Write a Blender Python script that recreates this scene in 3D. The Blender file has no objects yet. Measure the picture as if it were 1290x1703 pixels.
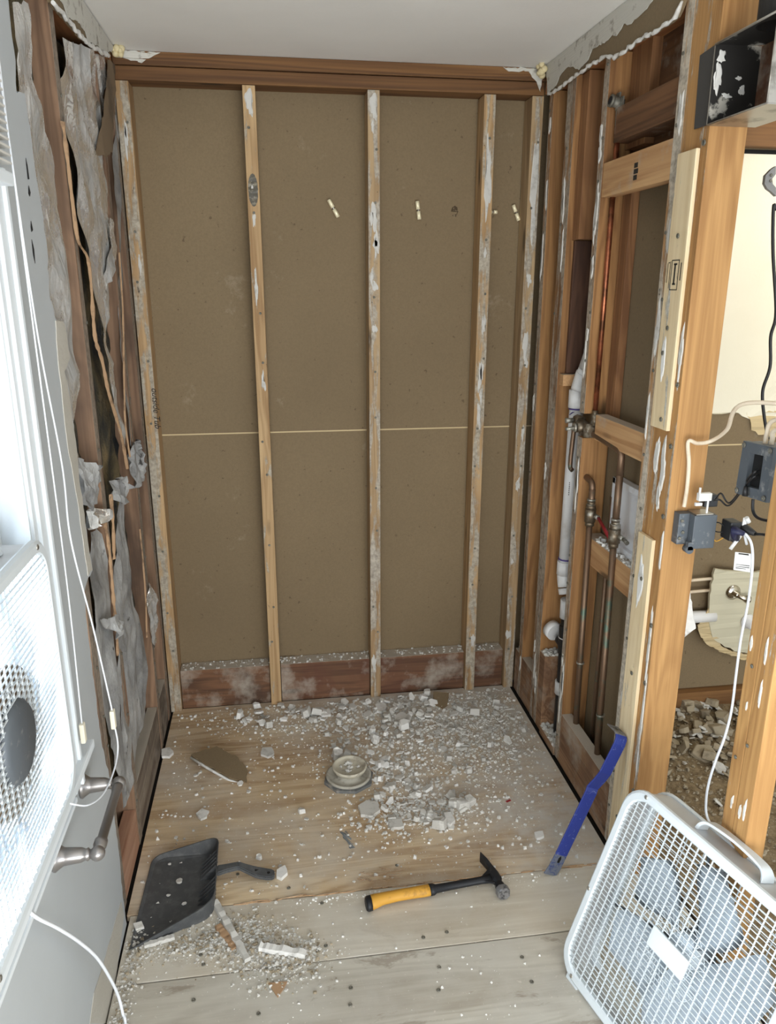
import bpy, bmesh, math, random
from mathutils import Vector, Matrix, noise
from mathutils.geometry import delaunay_2d_cdt, tessellate_polygon

S = bpy.context.scene
COL = S.collection
random.seed(7)
PI = math.pi

# ------------------------------------------------------------------ camera
cam_d = bpy.data.cameras.new('camera')
cam_d.sensor_fit = 'HORIZONTAL'; cam_d.sensor_width = 36.0
cam_d.lens = 36.0 * 1265.0 / 1290.0
cam_d.clip_start = 0.05
cam = bpy.data.objects.new('camera', cam_d); COL.objects.link(cam)
_R = Vector((0.989274, -0.146065, 0.001347)); _U = Vector((0.040409, 0.282517, 0.958411)); _F = Vector((0.140371, 0.948076, -0.285389))
cam.matrix_world = Matrix(((_R.x, _U.x, -_F.x, -0.3642), (_R.y, _U.y, -_F.y, -2.8026), (_R.z, _U.z, -_F.z, 1.6479), (0, 0, 0, 1)))
S.camera = cam

# ------------------------------------------------------------------ world, lights, exposure
S.view_settings.view_transform = 'Standard'
S.view_settings.look = 'None'
S.view_settings.gamma = 1.0
S.view_settings.use_curve_mapping = False
S.view_settings.exposure = 0.95
W = bpy.data.worlds.new('sky'); S.world = W; W.use_nodes = True
_bg = W.node_tree.nodes['Background']
_bg.inputs[0].default_value = (0.80, 0.90, 1.0, 1); _bg.inputs[1].default_value = 1.15

def area(name, loc, target, sx, sy, power, color):
    l = bpy.data.lights.new(name, 'AREA'); l.shape = 'RECTANGLE'; l.size = sx; l.size_y = sy
    l.energy = power; l.color = color
    o = bpy.data.objects.new(name, l); COL.objects.link(o)
    o.location = loc
    o.rotation_euler = (Vector(target) - Vector(loc)).to_track_quat('-Z', 'Y').to_euler()
    return o
area('window_daylight', (-1.75, -1.85, 1.45), (0.3, -1.35, 0.3), 1.3, 1.3, 130, (0.80, 0.91, 1.0))
area('ceiling_bounce_fill', (-0.1, -3.7, 0.8), (-0.1, -1.5, 2.357), 1.8, 1.2, 38, (1.0, 0.97, 0.92))  # added fill lamp behind the camera, lifts the ceiling like bounce off the floor
area('closet_lamp', (1.72, -0.75, 2.2), (1.3, -0.3, 1.0), 0.25, 0.25, 2.4, (1.0, 0.90, 0.72))

# ------------------------------------------------------------------ materials
def rgb(r, g, b):
    f = lambda c: (c / 255.0 / 12.92) if c / 255.0 <= 0.04045 else ((c / 255.0 + 0.055) / 1.055) ** 2.4
    return (f(r), f(g), f(b), 1)

class NT:
    def __init__(s, name, rough=0.8, metal=0.0):
        s.m = bpy.data.materials.new(name); s.m.use_nodes = True
        s.t = s.m.node_tree; s.b = s.t.nodes['Principled BSDF']
        s.b.inputs['Roughness'].default_value = rough; s.b.inputs['Metallic'].default_value = metal
        s.pos = s.t.nodes.new('ShaderNodeNewGeometry')
    def n(s, k, **kw):
        x = s.t.nodes.new(k)
        for a, v in kw.items(): setattr(x, a, v)
        return x
    def link(s, a, b): s.t.links.new(a, b)
    def scaled(s, sc, off=(0, 0, 0)):
        m = s.n('ShaderNodeMapping'); m.inputs['Scale'].default_value = sc; m.inputs['Location'].default_value = off
        s.link(s.pos.outputs['Position'], m.inputs['Vector']); return m.outputs[0]
    def noise(s, sc, scale=1.0, detail=4, rough=0.55, dist=0.0, off=(0, 0, 0)):
        x = s.n('ShaderNodeTexNoise'); x.inputs['Scale'].default_value = scale; x.inputs['Detail'].default_value = detail
        x.inputs['Roughness'].default_value = rough; x.inputs['Distortion'].default_value = dist
        s.link(s.scaled(sc, off), x.inputs['Vector']); return x.outputs['Fac']
    def ramp(s, fac, stops, interp='LINEAR'):
        x = s.n('ShaderNodeValToRGB'); x.color_ramp.interpolation = interp
        e = x.color_ramp.elements
        while len(e) < len(stops): e.new(0.5)
        for el, (p, c) in zip(e, stops):
            el.position = p; el.color = c if len(c) == 4 else (*c, 1)
        s.link(fac, x.inputs[0]); return x.outputs[0]
    def mask(s, fac, a, b):
        x = s.n('ShaderNodeMapRange'); x.inputs['From Min'].default_value = a; x.inputs['From Max'].default_value = b
        x.clamp = True
        s.link(fac, x.inputs['Value']); return x.outputs[0]
    def mix(s, fac, a, b, mode='MIX'):
        x = s.n('ShaderNodeMix', data_type='RGBA', blend_type=mode)
        for sock, v in ((x.inputs[0], fac), (x.inputs[6], a), (x.inputs[7], b)):
            if hasattr(v, 'is_output') or hasattr(v, 'links'): s.link(v, sock)
            elif isinstance(v, (int, float)): sock.default_value = v
            else: sock.default_value = v
        return x.outputs[2]
    def math(s, op, a, b=0.0):
        x = s.n('ShaderNodeMath', operation=op)
        for i, v in enumerate((a, b)):
            if isinstance(v, (int, float)): x.inputs[i].default_value = v
            else: s.link(v, x.inputs[i])
        return x.outputs[0]
    def facing(s, axis, sign):
        x = s.n('ShaderNodeSeparateXYZ'); s.link(s.pos.outputs['True Normal'], x.inputs[0])
        return s.mask(s.math('MULTIPLY', x.outputs['XYZ'.index(axis)], float(sign)), 0.6, 0.9)
    def coord(s, axis):
        x = s.n('ShaderNodeSeparateXYZ'); s.link(s.pos.outputs['Position'], x.inputs[0]); return x.outputs['XYZ'.index(axis)]
    def color(s, c):
        if hasattr(c, 'links'): s.link(c, s.b.inputs['Base Color'])
        else: s.b.inputs['Base Color'].default_value = c
        return s
    def bump(s, fac, strength=0.2, dist=0.004):
        x = s.n('ShaderNodeBump'); x.inputs['Strength'].default_value = strength; x.inputs['Distance'].default_value = dist
        s.link(fac, x.inputs['Height']); s.link(x.outputs[0], s.b.inputs['Normal']); return s

def plain(name, c, rough=0.5, metal=0.0, grime=None, gscale=25, gamt=(0.52, 0.66)):
    t = NT(name, rough, metal)
    if grime:
        f = t.mask(t.noise((1, 1, 1), gscale, 6, 0.65), *gamt)
        t.color(t.mix(f, c, grime))
    else: t.color(c)
    return t.m

def wood(name, light, dark, axis='Z', face=None, crud=0.0, crudcol=(176, 168, 154), spots=0.35, dust=0.0, stain=None, bandscale=1.0, off=0.0):
    """lumber with long grain; crud = old joint compound left on the face the wallboard was nailed to"""
    t = NT(name, 0.75)
    st = {'X': (0.9, 11, 11), 'Y': (11, 0.9, 11), 'Z': (11, 11, 0.9)}[axis]
    fine = {'X': (3, 150, 150), 'Y': (150, 3, 150), 'Z': (150, 150, 3)}[axis]
    g1 = t.noise(tuple(a * bandscale for a in st), 1.0, 3, 0.5, 0.8, (off, off, off))
    w = t.n('ShaderNodeMath', operation='SINE'); t.link(t.math('MULTIPLY', g1, 42.0), w.inputs[0])
    rings = t.mask(w.outputs[0], -1, 1)
    g2 = t.noise(fine, 1.0, 2, 0.5)
    v = t.math('ADD', t.math('MULTIPLY', g1, 0.62), t.math('MULTIPLY', rings, 0.16))
    v = t.math('ADD', v, t.math('MULTIPLY', g2, 0.30))
    c = t.ramp(v, [(0.38, rgb(*dark)), (0.72, rgb(*light))])
    kn = t.n('ShaderNodeTexVoronoi'); kn.inputs['Scale'].default_value = 1.0
    t.link(t.scaled({'X': (2.2, 9, 9), 'Y': (9, 2.2, 9), 'Z': (9, 9, 2.2)}[axis], (off * 3, 1.3, 0.4)), kn.inputs['Vector'])
    c = t.mix(t.math('MULTIPLY', t.mask(kn.outputs['Distance'], 0.13, 0.07), 0.75), c, rgb(*(int(a * 0.45) for a in dark)))
    if stain:
        c = t.mix(t.math('MULTIPLY', t.mask(t.noise((2.5, 2.5, 1.2), 2.2, 4, 0.6, 0.3, (off, 3, 1)), 0.48, 0.66), 0.75), c, rgb(*stain))
    if dust:
        c = t.mix(t.math('MULTIPLY', t.mask(t.noise((1, 1, 1), 7, 6, 0.65), 0.62 - dust * 0.3, 0.80 - dust * 0.2), 0.8), c, rgb(176, 168, 155))
        up = t.facing('Z', 1)
        c = t.mix(t.math('MULTIPLY', up, 0.85), c, rgb(186, 178, 164))
    if face:
        fm = t.facing(face[0], 1 if face[1] == '+' else -1)
        sm = {'X': (2.2, 16, 16), 'Y': (16, 2.2, 16), 'Z': (16, 16, 2.2)}[axis]
        a = t.noise(sm, 2.0, 8, 0.68, 0.4, (off * 2, 5, 2))
        cm = t.math('MULTIPLY', fm, t.mask(a, 0.64 - crud * 0.30, 0.68 - crud * 0.24))
        tone = t.ramp(t.noise((30, 30, 30), 2.0, 5, 0.7), [(0.3, rgb(*(int(k * 0.66) for k in crudcol))), (0.62, rgb(*crudcol))])
        c = t.mix(t.math('MULTIPLY', cm, 0.9), c, tone)
        b = t.noise({'X': (14, 40, 40), 'Y': (40, 14, 40), 'Z': (40, 40, 14)}[axis], 1.6, 4, 0.8, 0, (1, off, 0))
        c = t.mix(t.math('MULTIPLY', t.math('MULTIPLY', fm, t.mask(b, 0.66, 0.72)), spots * 2.4), c, rgb(46, 40, 34))
        t.bump(t.math('ADD', cm, t.math('MULTIPLY', g2, 0.2)), 0.5, 0.003)
    else:
        t.bump(t.math('ADD', g2, rings), 0.12, 0.002)
    t.color(c)
    return t.m

M = {}
def build_materials():
    # brown paper face of wallboard
    t = NT('brown_wallboard_paper', 0.9)
    c = t.ramp(t.noise((1, 1, 1), 1.1, 3, 0.5), [(0.3, rgb(120, 103, 78)), (0.7, rgb(132, 114, 87))])
    c = t.mix(t.math('MULTIPLY', t.mask(t.noise((1, 1, 1), 170, 2, 0.6), 0.35, 0.75), 0.30), c, rgb(98, 86, 64))
    c = t.mix(t.math('MULTIPLY', t.mask(t.noise((1, 1, 1), 60, 2, 0.5), 0.715, 0.75), 0.6), c, rgb(80, 66, 48))
    c = t.mix(t.math('MULTIPLY', t.mask(t.noise((1, 1, 1), 5.5, 6, 0.75), 0.63, 0.80), 0.35), c, rgb(196, 186, 166))
    c = t.mix(t.math('MULTIPLY', t.mask(t.noise((0.8, 1, 9), 1.3, 4, 0.6), 0.60, 0.66), 0.12), c, rgb(120, 104, 80))
    t.color(c).bump(t.noise((1, 1, 1), 120, 3), 0.15, 0.002); M['paper'] = t.m
    # painted drywall
    def paint(name, c1, c2, b=0.1):
        t = NT(name, 0.55)
        t.color(t.ramp(t.noise((1, 1, 1), 3, 4), [(0.35, rgb(*c1)), (0.7, rgb(*c2))])).bump(t.noise((1, 1, 1), 90, 4), b, 0.002)
        return t.m
    M['wall_paint'] = paint('grey_wall_paint', (178, 183, 186), (184, 189, 192))
    M['ceiling_paint'] = paint('white_ceiling_paint', (228, 227, 223), (234, 233, 229), 0.2)
    M['cream_paint'] = paint('cream_wall_paint', (224, 217, 196), (229, 223, 203), 0.3)
    M['trim_paint'] = paint('white_trim_paint', (214, 220, 224), (222, 228, 232), 0.02)
    M['scar'] = paint('bare_plaster_scar', (176, 172, 162), (196, 192, 182), 0.6)
    t = NT('torn_white_paint', 0.8)
    t.color(t.mix(t.mask(t.noise((1, 1, 1), 22, 6, 0.7), 0.56, 0.66), rgb(205, 203, 194), rgb(150, 144, 132))).bump(t.noise((6, 6, 120), 2, 4), 0.5, 0.003); M['torn_paint'] = t.m
    M['gypsum'] = plain('gypsum', rgb(224, 223, 219), 0.9, 0, rgb(196, 194, 188))
    M['gypsum_grey'] = plain('dusty_gypsum', rgb(200, 198, 192), 0.95, 0, rgb(172, 169, 162))
    M['gypsum_tan'] = plain('tan_gypsum', rgb(158, 146, 124), 0.95, 0, rgb(130, 118, 98))
    M['foam'] = plain('yellow_foam', rgb(214, 200, 158), 0.8, 0, rgb(196, 188, 160))
    # lumber
    M['stud_a'] = wood('stud_wood_amber', (192, 162, 120), (150, 118, 80), 'Z', ('Y', '-'), 0.15, (186, 178, 162), off=0.3)
    M['stud_b'] = wood('stud_wood_pale', (188, 162, 124), (146, 118, 84), 'Z', ('Y', '-'), 0.55, (188, 180, 166), off=1.7)
    M['stud_c'] = wood('stud_wood_honey', (190, 158, 116), (146, 114, 76), 'Z', ('Y', '-'), 0.62, (186, 178, 162), off=2.9)
    M['stud_r'] = wood('partition_stud_wood', (170, 126, 78), (120, 82, 46), 'Z', ('X', '-'), 0.80, (184, 172, 156), off=4.1)
    M['stud_l'] = wood('weathered_stud_wood', (152, 120, 94), (108, 82, 62), 'Z', ('X', '+'), 0.8, (150, 138, 124), off=5.3, stain=(78, 60, 48))
    M['post'] = wood('orange_post_wood', (188, 144, 90), (150, 108, 62), 'Z', ('X', '-'), 0.35, (196, 190, 176), off=6.7, spots=0.1)
    M['post_r'] = wood('orange_jamb_wood', (190, 146, 90), (152, 110, 62), 'Z', ('X', '-'), 0.10, (206, 200, 188), off=8.2, spots=0.1)
    M['post_crust'] = wood('crusty_post_wood', (198, 160, 116), (160, 118, 76), 'Z', ('X', '-'), 0.85, (206, 198, 182), off=7.4, spots=0.5)
    M['new_wood'] = wood('pale_new_wood', (232, 214, 178), (212, 188, 146), 'Z', ('X', '-'), 0.12, (206, 206, 200), off=9.1, spots=0.15)
    M['plate'] = wood('top_plate_wood', (128, 90, 50), (86, 56, 28), 'X', off=0.9, bandscale=0.7)
    M['plate_y'] = wood('side_plate_wood', (176, 122, 74), (132, 82, 46), 'Y', off=2.2)
    M['plate_d'] = wood('dark_board_wood', (118, 82, 52), (84, 56, 34), 'Y', off=3.3, dust=0.3)
    M['block_x'] = wood('red_brown_block_wood', (122, 86, 60), (84, 56, 38), 'X', off=1.4, dust=0.4, stain=(92, 54, 38))
    M['block_x2'] = wood('mouldy_block_wood', (128, 90, 62), (82, 56, 38), 'X', off=4.4, dust=0.45, stain=(52, 40, 32))
    M['block_y'] = wood('rough_block_wood', (160, 124, 92), (112, 80, 56), 'Y', off=5.5, dust=0.45, stain=(110, 82, 62))
    M['block_l'] = wood('grey_damp_wood', (140, 128, 114), (96, 82, 70), 'Y', off=6.5, dust=0.4, stain=(62, 54, 48))
    M['pinkish'] = wood('pinkish_board_wood', (186, 146, 120), (156, 112, 88), 'Y', off=6.9)
    M['pale_block'] = wood('pale_block_wood', (204, 164, 118), (168, 124, 82), 'Y', off=7.9, dust=0.1)
    M['dark_ply'] = wood('dark_plywood', (96, 66, 48), (66, 42, 30), 'Z', off=8.8)
    M['cripple'] = wood('cripple_wood', (158, 114, 74), (116, 78, 48), 'Z', off=9.8)
    # floor plywood
    def ply(name, light, dark, dustcol, d0, d1, mott, off):
        t = NT(name, 0.85)
        g = t.noise((0.7, 5.5, 1), 1.0, 3, 0.5, 1.2, (off, off, 0))
        w = t.n('ShaderNodeMath', operation='SINE'); t.link(t.math('MULTIPLY', g, 60.0), w.inputs[0])
        fine = t.noise((8, 160, 1), 1.0, 2)
        v = t.math('ADD', t.math('MULTIPLY', g, 0.55), t.math('MULTIPLY', t.mask(w.outputs[0], -1, 1), 0.13))
        v = t.math('ADD', v, t.math('MULTIPLY', fine, 0.2))
        c = t.ramp(v, [(0.30, rgb(*dark)), (0.60, rgb(*light))])
        dn = t.noise((1, 1, 1), 3.0, 8, 0.62, 0.2, (off, 1, 0))
        c = t.mix(t.math('MULTIPLY', t.mask(dn, d0, d1), 0.85), c, rgb(*dustcol))
        sp = t.noise((1, 1, 1), 95, 3, 0.6)
        c = t.mix(t.math('MULTIPLY', t.mask(sp, 0.64, 0.70), 0.6), c, rgb(206, 200, 188))
        if mott:
            mo = t.noise((1.2, 3.0, 1), 4.0, 6, 0.7, 0.4, (off, 7, 0))
            c = t.mix(t.math('MULTIPLY', t.mask(mo, 0.58, 0.64), mott), c, rgb(128, 114, 98))
        t.color(c).bump(fine, 0.15, 0.001)
        return t, c
    t, c = ply('alcove_plywood', (212, 190, 156), (160, 130, 96), (200, 192, 178), 0.44, 0.70, 0, 0.0)
    # plaster dust spread around the rubble: a patch with its own shape on the boards
    dx = t.math('ADD', t.coord('X'), t.math('MULTIPLY', t.coord('Y'), 0.55))
    dn = t.math('ADD', dx, t.math('MULTIPLY', t.noise((1, 1, 1), 3.2, 6, 0.6), 0.9))
    f = t.mask(dn, -0.15, 0.50)
    f = t.math('MULTIPLY', f, t.mask(t.noise((1, 1, 1), 14, 6, 0.7), 0.25, 0.60))
    c = t.mix(t.math('MULTIPLY', f, 0.9), c, rgb(200, 196, 188))
    t.color(c); M['ply1'] = t.m
    t, c = ply('second_plywood', (204, 196, 180), (176, 164, 144), (202, 198, 188), 0.34, 0.70, 0.15, 3.0); M['ply2'] = t.m
    t, c = ply('near_plywood', (192, 187, 174), (160, 152, 138), (190, 186, 176), 0.36, 0.66, 0.55, 6.0); M['ply3'] = t.m
    t = NT('dirt_floor', 1.0)
    t.color(t.ramp(t.noise((1, 1, 1), 45, 6, 0.7), [(0.35, rgb(112, 94, 70)), (0.65, rgb(160, 142, 112))])).bump(t.noise((1, 1, 1), 60, 6, 0.7), 0.9, 0.01); M['dirt'] = t.m
    t = NT('fine_debris', 1.0)
    t.color(t.ramp(t.noise((1, 1, 1), 160, 4, 0.7), [(0.35, rgb(120, 112, 98)), (0.65, rgb(190, 182, 168))])).bump(t.noise((1, 1, 1), 150, 6, 0.8), 1.0, 0.006); M['fine'] = t.m
    M['under'] = plain('dark_underfloor', rgb(40, 34, 30), 0.95)
    M['void'] = plain('dark_sheathing', rgb(58, 50, 42), 0.95, 0, rgb(30, 30, 32), 8)
    # foil
    t = NT('aluminium_foil_facing', 0.33, 0.9)
    d = t.mask(t.noise((1.5, 1.5, 1), 5.0, 6, 0.65), 0.44, 0.60)
    t.color(t.mix(d, rgb(236, 234, 230), rgb(176, 176, 174)))
    x = t.n('ShaderNodeMapRange'); x.inputs['To Min'].default_value = 0.80; x.inputs['To Max'].default_value = 0.25; t.link(d, x.inputs['Value']); t.link(x.outputs[0], t.b.inputs['Metallic'])
    x = t.n('ShaderNodeMapRange'); x.inputs['To Min'].default_value = 0.16; x.inputs['To Max'].default_value = 0.5; t.link(d, x.inputs['Value']); t.link(x.outputs[0], t.b.inputs['Roughness'])
    t.bump(t.noise((1, 1, 0.5), 30, 3, 0.5, 1.0), 0.5, 0.012); M['foil'] = t.m
    t = NT('dusty_foil_facing', 0.65, 0.3)
    c = t.ramp(t.noise((1, 1, 1), 7, 6, 0.65), [(0.30, rgb(120, 120, 120)), (0.7, rgb(186, 186, 184))])
    c = t.mix(t.mask(t.noise((1, 1, 1), 12, 6, 0.7, 0, (4, 1, 1)), 0.62, 0.70), c, rgb(58, 56, 54))
    t.color(c).bump(t.noise((1, 1, 0.6), 20, 5, 0.6), 0.7, 0.012); M['foil_dusty'] = t.m
    t = NT('mouldy_fibreglass', 1.0)
    c = t.ramp(t.noise((1, 1, 0.5), 9, 5, 0.6), [(0.38, rgb(34, 36, 38)), (0.52, rgb(92, 84, 64)), (0.68, rgb(150, 130, 92))])
    t.color(c).bump(t.noise((1, 1, 1), 60, 5, 0.7), 1.0, 0.01); M['fibre'] = t.m
    M['kraft'] = plain('kraft_paper', rgb(168, 136, 104), 0.85, 0, rgb(116, 92, 70), 20)
    M['kraft_dark'] = plain('brown_kraft_paper', rgb(122, 104, 82), 0.8, 0, rgb(96, 82, 64), 9)
    # metals, plastics
    M['copper'] = plain('copper', rgb(190, 116, 84), 0.38, 0.9, rgb(108, 72, 52), 14, (0.40, 0.62))
    M['copper_old'] = plain('tarnished_copper', rgb(128, 104, 84), 0.5, 0.75, rgb(96, 112, 98), 11, (0.55, 0.64))
    M['solder'] = plain('solder', rgb(176, 172, 162), 0.4, 0.7, rgb(110, 120, 106), 40)
    M['brass_dark'] = plain('old_brass', rgb(120, 106, 88), 0.5, 0.8, rgb(176, 172, 160), 30)
    M['brass'] = plain('bright_brass', rgb(250, 240, 205), 0.35, 0.2)
    M['steel'] = plain('galvanised_steel', rgb(176, 172, 164), 0.4, 0.85, rgb(130, 126, 118), 14)
    M['zinc'] = plain('grey_zinc_fitting', rgb(120, 118, 108), 0.6, 0.6, rgb(150, 146, 136), 30)
    M['nickel'] = plain('brushed_nickel', rgb(150, 146, 144), 0.3, 0.75)
    M['chrome'] = plain('chrome', rgb(205, 200, 190), 0.15, 1.0)
    M['duct_black'] = plain('black_duct_with_plaster', rgb(36, 34, 32), 0.7, 0.1, rgb(186, 182, 172), 13, (0.60, 0.66))
    M['duct_flange'] = plain('dark_grey_flange', rgb(66, 64, 62), 0.8)
    M['pvc'] = plain('white_pvc', rgb(226, 226, 226), 0.35, 0, rgb(196, 192, 186), 8, (0.55, 0.75))
    M['purple'] = plain('purple_primer', rgb(92, 78, 140), 0.6)
    M['abs'] = plain('black_abs', rgb(34, 33, 34), 0.4, 0, rgb(120, 116, 110), 30, (0.62, 0.72))
    M['panel'] = plain('white_access_panel_plastic', rgb(226, 228, 232), 0.4, 0, rgb(190, 186, 180), 12, (0.58, 0.7))
    M['boxgrey'] = plain('grey_blue_steel_box', rgb(92, 98, 104), 0.55, 0.3, rgb(150, 150, 148), 35, (0.58, 0.72))
    M['black'] = plain('black_rubber', rgb(26, 26, 28), 0.5)
    M['hole'] = plain('dark_hole', rgb(14, 13, 13), 0.95)
    M['darkred'] = plain('red_vinyl', rgb(150, 34, 40), 0.4)
    M['cream_cable'] = plain('cream_cable_sheath', rgb(222, 206, 182), 0.6, 0, rgb(196, 176, 150), 10)
    M['white_cord'] = plain('white_cord', rgb(226, 230, 236), 0.45)
    M['tassel'] = plain('ivory_plastic', rgb(226, 220, 200), 0.4)
    M['fan_white'] = plain('white_fan_plastic', rgb(206, 213, 217), 0.35)
    M['fan_metal'] = plain('white_fan_metal', rgb(186, 188, 190), 0.32, 0.15, rgb(188, 188, 188), 4)
    M['fan_blade'] = plain('pale_blue_blade_plastic', rgb(208, 218, 228), 0.4)
    M['pan'] = plain('charcoal_plastic', rgb(74, 76, 78), 0.6, 0, rgb(98, 99, 100), 30, (0.48, 0.75))
    M['yellow'] = plain('yellow_rubber_grip', rgb(204, 152, 58), 0.6, 0, rgb(150, 108, 44), 22, (0.58, 0.72))
    M['tool_black'] = plain('black_tool_steel', rgb(36, 38, 42), 0.5, 0.3, rgb(92, 92, 92), 40, (0.64, 0.74))
    M['worn_steel'] = plain('worn_steel_face', rgb(140, 140, 142), 0.45, 0.5, rgb(60, 60, 62), 50, (0.5, 0.62))
    t = NT('scuffed_blue_paint', 0.42)
    c = t.mix(t.mask(t.noise((1, 1, 1), 42, 6, 0.7, 1.5), 0.60, 0.66), rgb(38, 56, 138), rgb(120, 130, 178)); t.color(c); M['blue'] = t.m
    t = NT('blue_paint_worn_to_steel', 0.45, 0.2)
    c = t.mix(t.mask(t.noise((1, 1, 1), 50, 6, 0.7, 1.0), 0.40, 0.52), rgb(50, 68, 128), rgb(112, 118, 132)); t.color(c); M['blue_worn'] = t.m
    M['ink'] = plain('black_ink', rgb(40, 36, 32), 0.8)
    M['label'] = plain('white_label_paper', rgb(222, 222, 220), 0.7)
    M['grey_shade'] = plain('grey_shade_fabric', rgb(150, 154, 158), 0.8)
    M['blind'] = plain('off_white_blind', rgb(206, 204, 198), 0.5)
    M['tape'] = plain('tan_tape', rgb(196, 176, 136), 0.7)
    t = NT('window_glass', 0.02)
    tr = t.n('ShaderNodeBsdfTransparent'); gl = t.n('ShaderNodeBsdfGlossy'); gl.inputs['Roughness'].default_value = 0.02
    fr = t.n('ShaderNodeFresnel'); fr.inputs['IOR'].default_value = 1.35; mx = t.n('ShaderNodeMixShader')
    t.link(fr.outputs[0], mx.inputs[0]); t.link(tr.outputs[0], mx.inputs[1]); t.link(gl.outputs[0], mx.inputs[2])
    t.link(mx.outputs[0], t.t.nodes['Material Output'].inputs['Surface']); M['glass'] = t.m
build_materials()

# ------------------------------------------------------------------ mesh helpers
def bm_new(): return bmesh.new()

def box(bm, lo, hi, bev=0.0):
    x0, y0, z0 = lo; x1, y1, z1 = hi
    vs = [bm.verts.new(p) for p in ((x0, y0, z0), (x1, y0, z0), (x1, y1, z0), (x0, y1, z0), (x0, y0, z1), (x1, y0, z1), (x1, y1, z1), (x0, y1, z1))]
    fs = [bm.faces.new([vs[i] for i in q]) for q in ((0, 3, 2, 1), (4, 5, 6, 7), (0, 1, 5, 4), (1, 2, 6, 5), (2, 3, 7, 6), (3, 0, 4, 7))]
    if bev:
        es = {e for f in fs for e in f.edges}
        bmesh.ops.bevel(bm, geom=list(es), offset=bev, segments=2, affect='EDGES', profile=0.6)

def prism(bm, pts, vec):
    """closed polygon of 3D points pushed along vec"""
    n = len(pts); v = Vector(vec)
    a = [bm.verts.new(p) for p in pts]; b = [bm.verts.new(Vector(p) + v) for p in pts]
    for tri in tessellate_polygon([[Vector(p) for p in pts]]):
        if len(set(tri)) < 3: continue
        bm.faces.new([a[i] for i in tri]); bm.faces.new([b[i] for i in reversed(tri)])
    for i in range(n):
        j = (i + 1) % n; bm.faces.new((a[j], a[i], b[i], b[j]))

def tube(bm, pts, r, seg=10, closed=False, cap=True):
    pts = [Vector(p) for p in pts]
    rs = r if isinstance(r, (list, tuple)) else [r] * len(pts)
    rings = []
    up = None
    for i, p in enumerate(pts):
        a = pts[max(i - 1, 0)]; b = pts[min(i + 1, len(pts) - 1)]
        t = (b - a).normalized()
        if up is None:
            up = t.orthogonal().normalized()
        else:
            up = (up - t * up.dot(t))
            up = up.normalized() if up.length > 1e-6 else t.orthogonal().normalized()
        s = t.cross(up)
        rings.append([bm.verts.new(p + (up * math.cos(k * 2 * PI / seg) + s * math.sin(k * 2 * PI / seg)) * rs[i]) for k in range(seg)])
    for A, B in zip(rings, rings[1:]):
        for k in range(seg):
            f = bm.faces.new((A[k], A[(k + 1) % seg], B[(k + 1) % seg], B[k])); f.smooth = True
    if cap:
        bm.faces.new(list(reversed(rings[0]))); bm.faces.new(rings[-1])

def smooth_path(pts, n=8):
    pts = [Vector(p) for p in pts]; out = []
    P = [pts[0]] + pts + [pts[-1]]
    for i in range(1, len(P) - 2):
        for k in range(n):
            t = k / n; a, b, c, d = P[i - 1], P[i], P[i + 1], P[i + 2]
            out.append(0.5 * ((2 * b) + (c - a) * t + (2 * a - 5 * b + 4 * c - d) * t * t + (3 * b - a - 3 * c + d) * t ** 3))
    out.append(pts[-1]); return out

def lathe(bm, prof, origin=(0, 0, 0), axis=(0, 0, 1), seg=32):
    """prof: list of (radius, height) along axis"""
    ax = Vector(axis).normalized(); u = ax.orthogonal().normalized(); v = ax.cross(u); o = Vector(origin)
    rings = []
    for r, h in prof:
        if r < 1e-6: rings.append([bm.verts.new(o + ax * h)])
        else: rings.append([bm.verts.new(o + ax * h + (u * math.cos(k * 2 * PI / seg) + v * math.sin(k * 2 * PI / seg)) * r) for k in range(seg)])
    for A, B in zip(rings, rings[1:]):
        for k in range(seg):
            j = (k + 1) % seg
            if len(A) == 1 and len(B) == 1: continue
            if len(A) == 1: f = bm.faces.new((A[0], B[j], B[k]))
            elif len(B) == 1: f = bm.faces.new((A[k], A[j], B[0]))
            else: f = bm.faces.new((A[k], A[j], B[j], B[k]))
            f.smooth = True

def obj(name, bm, mat, parent=None, kind=None, fix=True, autosmooth=False):
    if fix: bmesh.ops.recalc_face_normals(bm, faces=bm.faces[:])
    me = bpy.data.meshes.new(name)
    bm.to_mesh(me); bm.free()
    me.materials.append(M[mat] if isinstance(mat, str) else mat)
    o = bpy.data.objects.new(name, me); COL.objects.link(o)
    if parent is not None:
        o.parent = parent
        o.matrix_parent_inverse = Matrix.Translation(parent.location).inverted() if parent.type == 'EMPTY' and not parent.get('_local') else Matrix.Identity(4)
    if kind: o['kind'] = kind
    return o

def tag(o, label, cat, group=None, kind=None):
    o['label'] = label; o['category'] = cat
    if group: o['group'] = group
    if kind: o['kind'] = kind
    return o

def thing(name, loc, label, cat, group=None):
    o = bpy.data.objects.new(name, None); COL.objects.link(o)
    o.location = loc; o.empty_display_size = 0.05
    return tag(o, label, cat, group)

def B(name, lo, hi, mat, parent=None, bev=0.0, kind=None):
    bm = bm_new(); box(bm, lo, hi, bev); return obj(name, bm, mat, parent, kind)

def jag(pts, amp, step, seed=0, closed=True):
    """break every edge of an outline into short ragged pieces"""
    rnd = random.Random(seed); out = []
    n = len(pts)
    for i in range(n if closed else n - 1):
        a = Vector(pts[i]); b = Vector(pts[(i + 1) % n]); L = (b - a).length
        k = max(1, int(L / step)); out.append(a)
        for j in range(1, k):
            p = a.lerp(b, j / k)
            out.append(p + Vector((rnd.uniform(-amp, amp) if abs(a.x - b.x) > 1e-4 else 0, rnd.uniform(-amp, amp), rnd.uniform(-amp, amp))))
    if not closed: out.append(Vector(pts[-1]))
    return out

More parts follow.
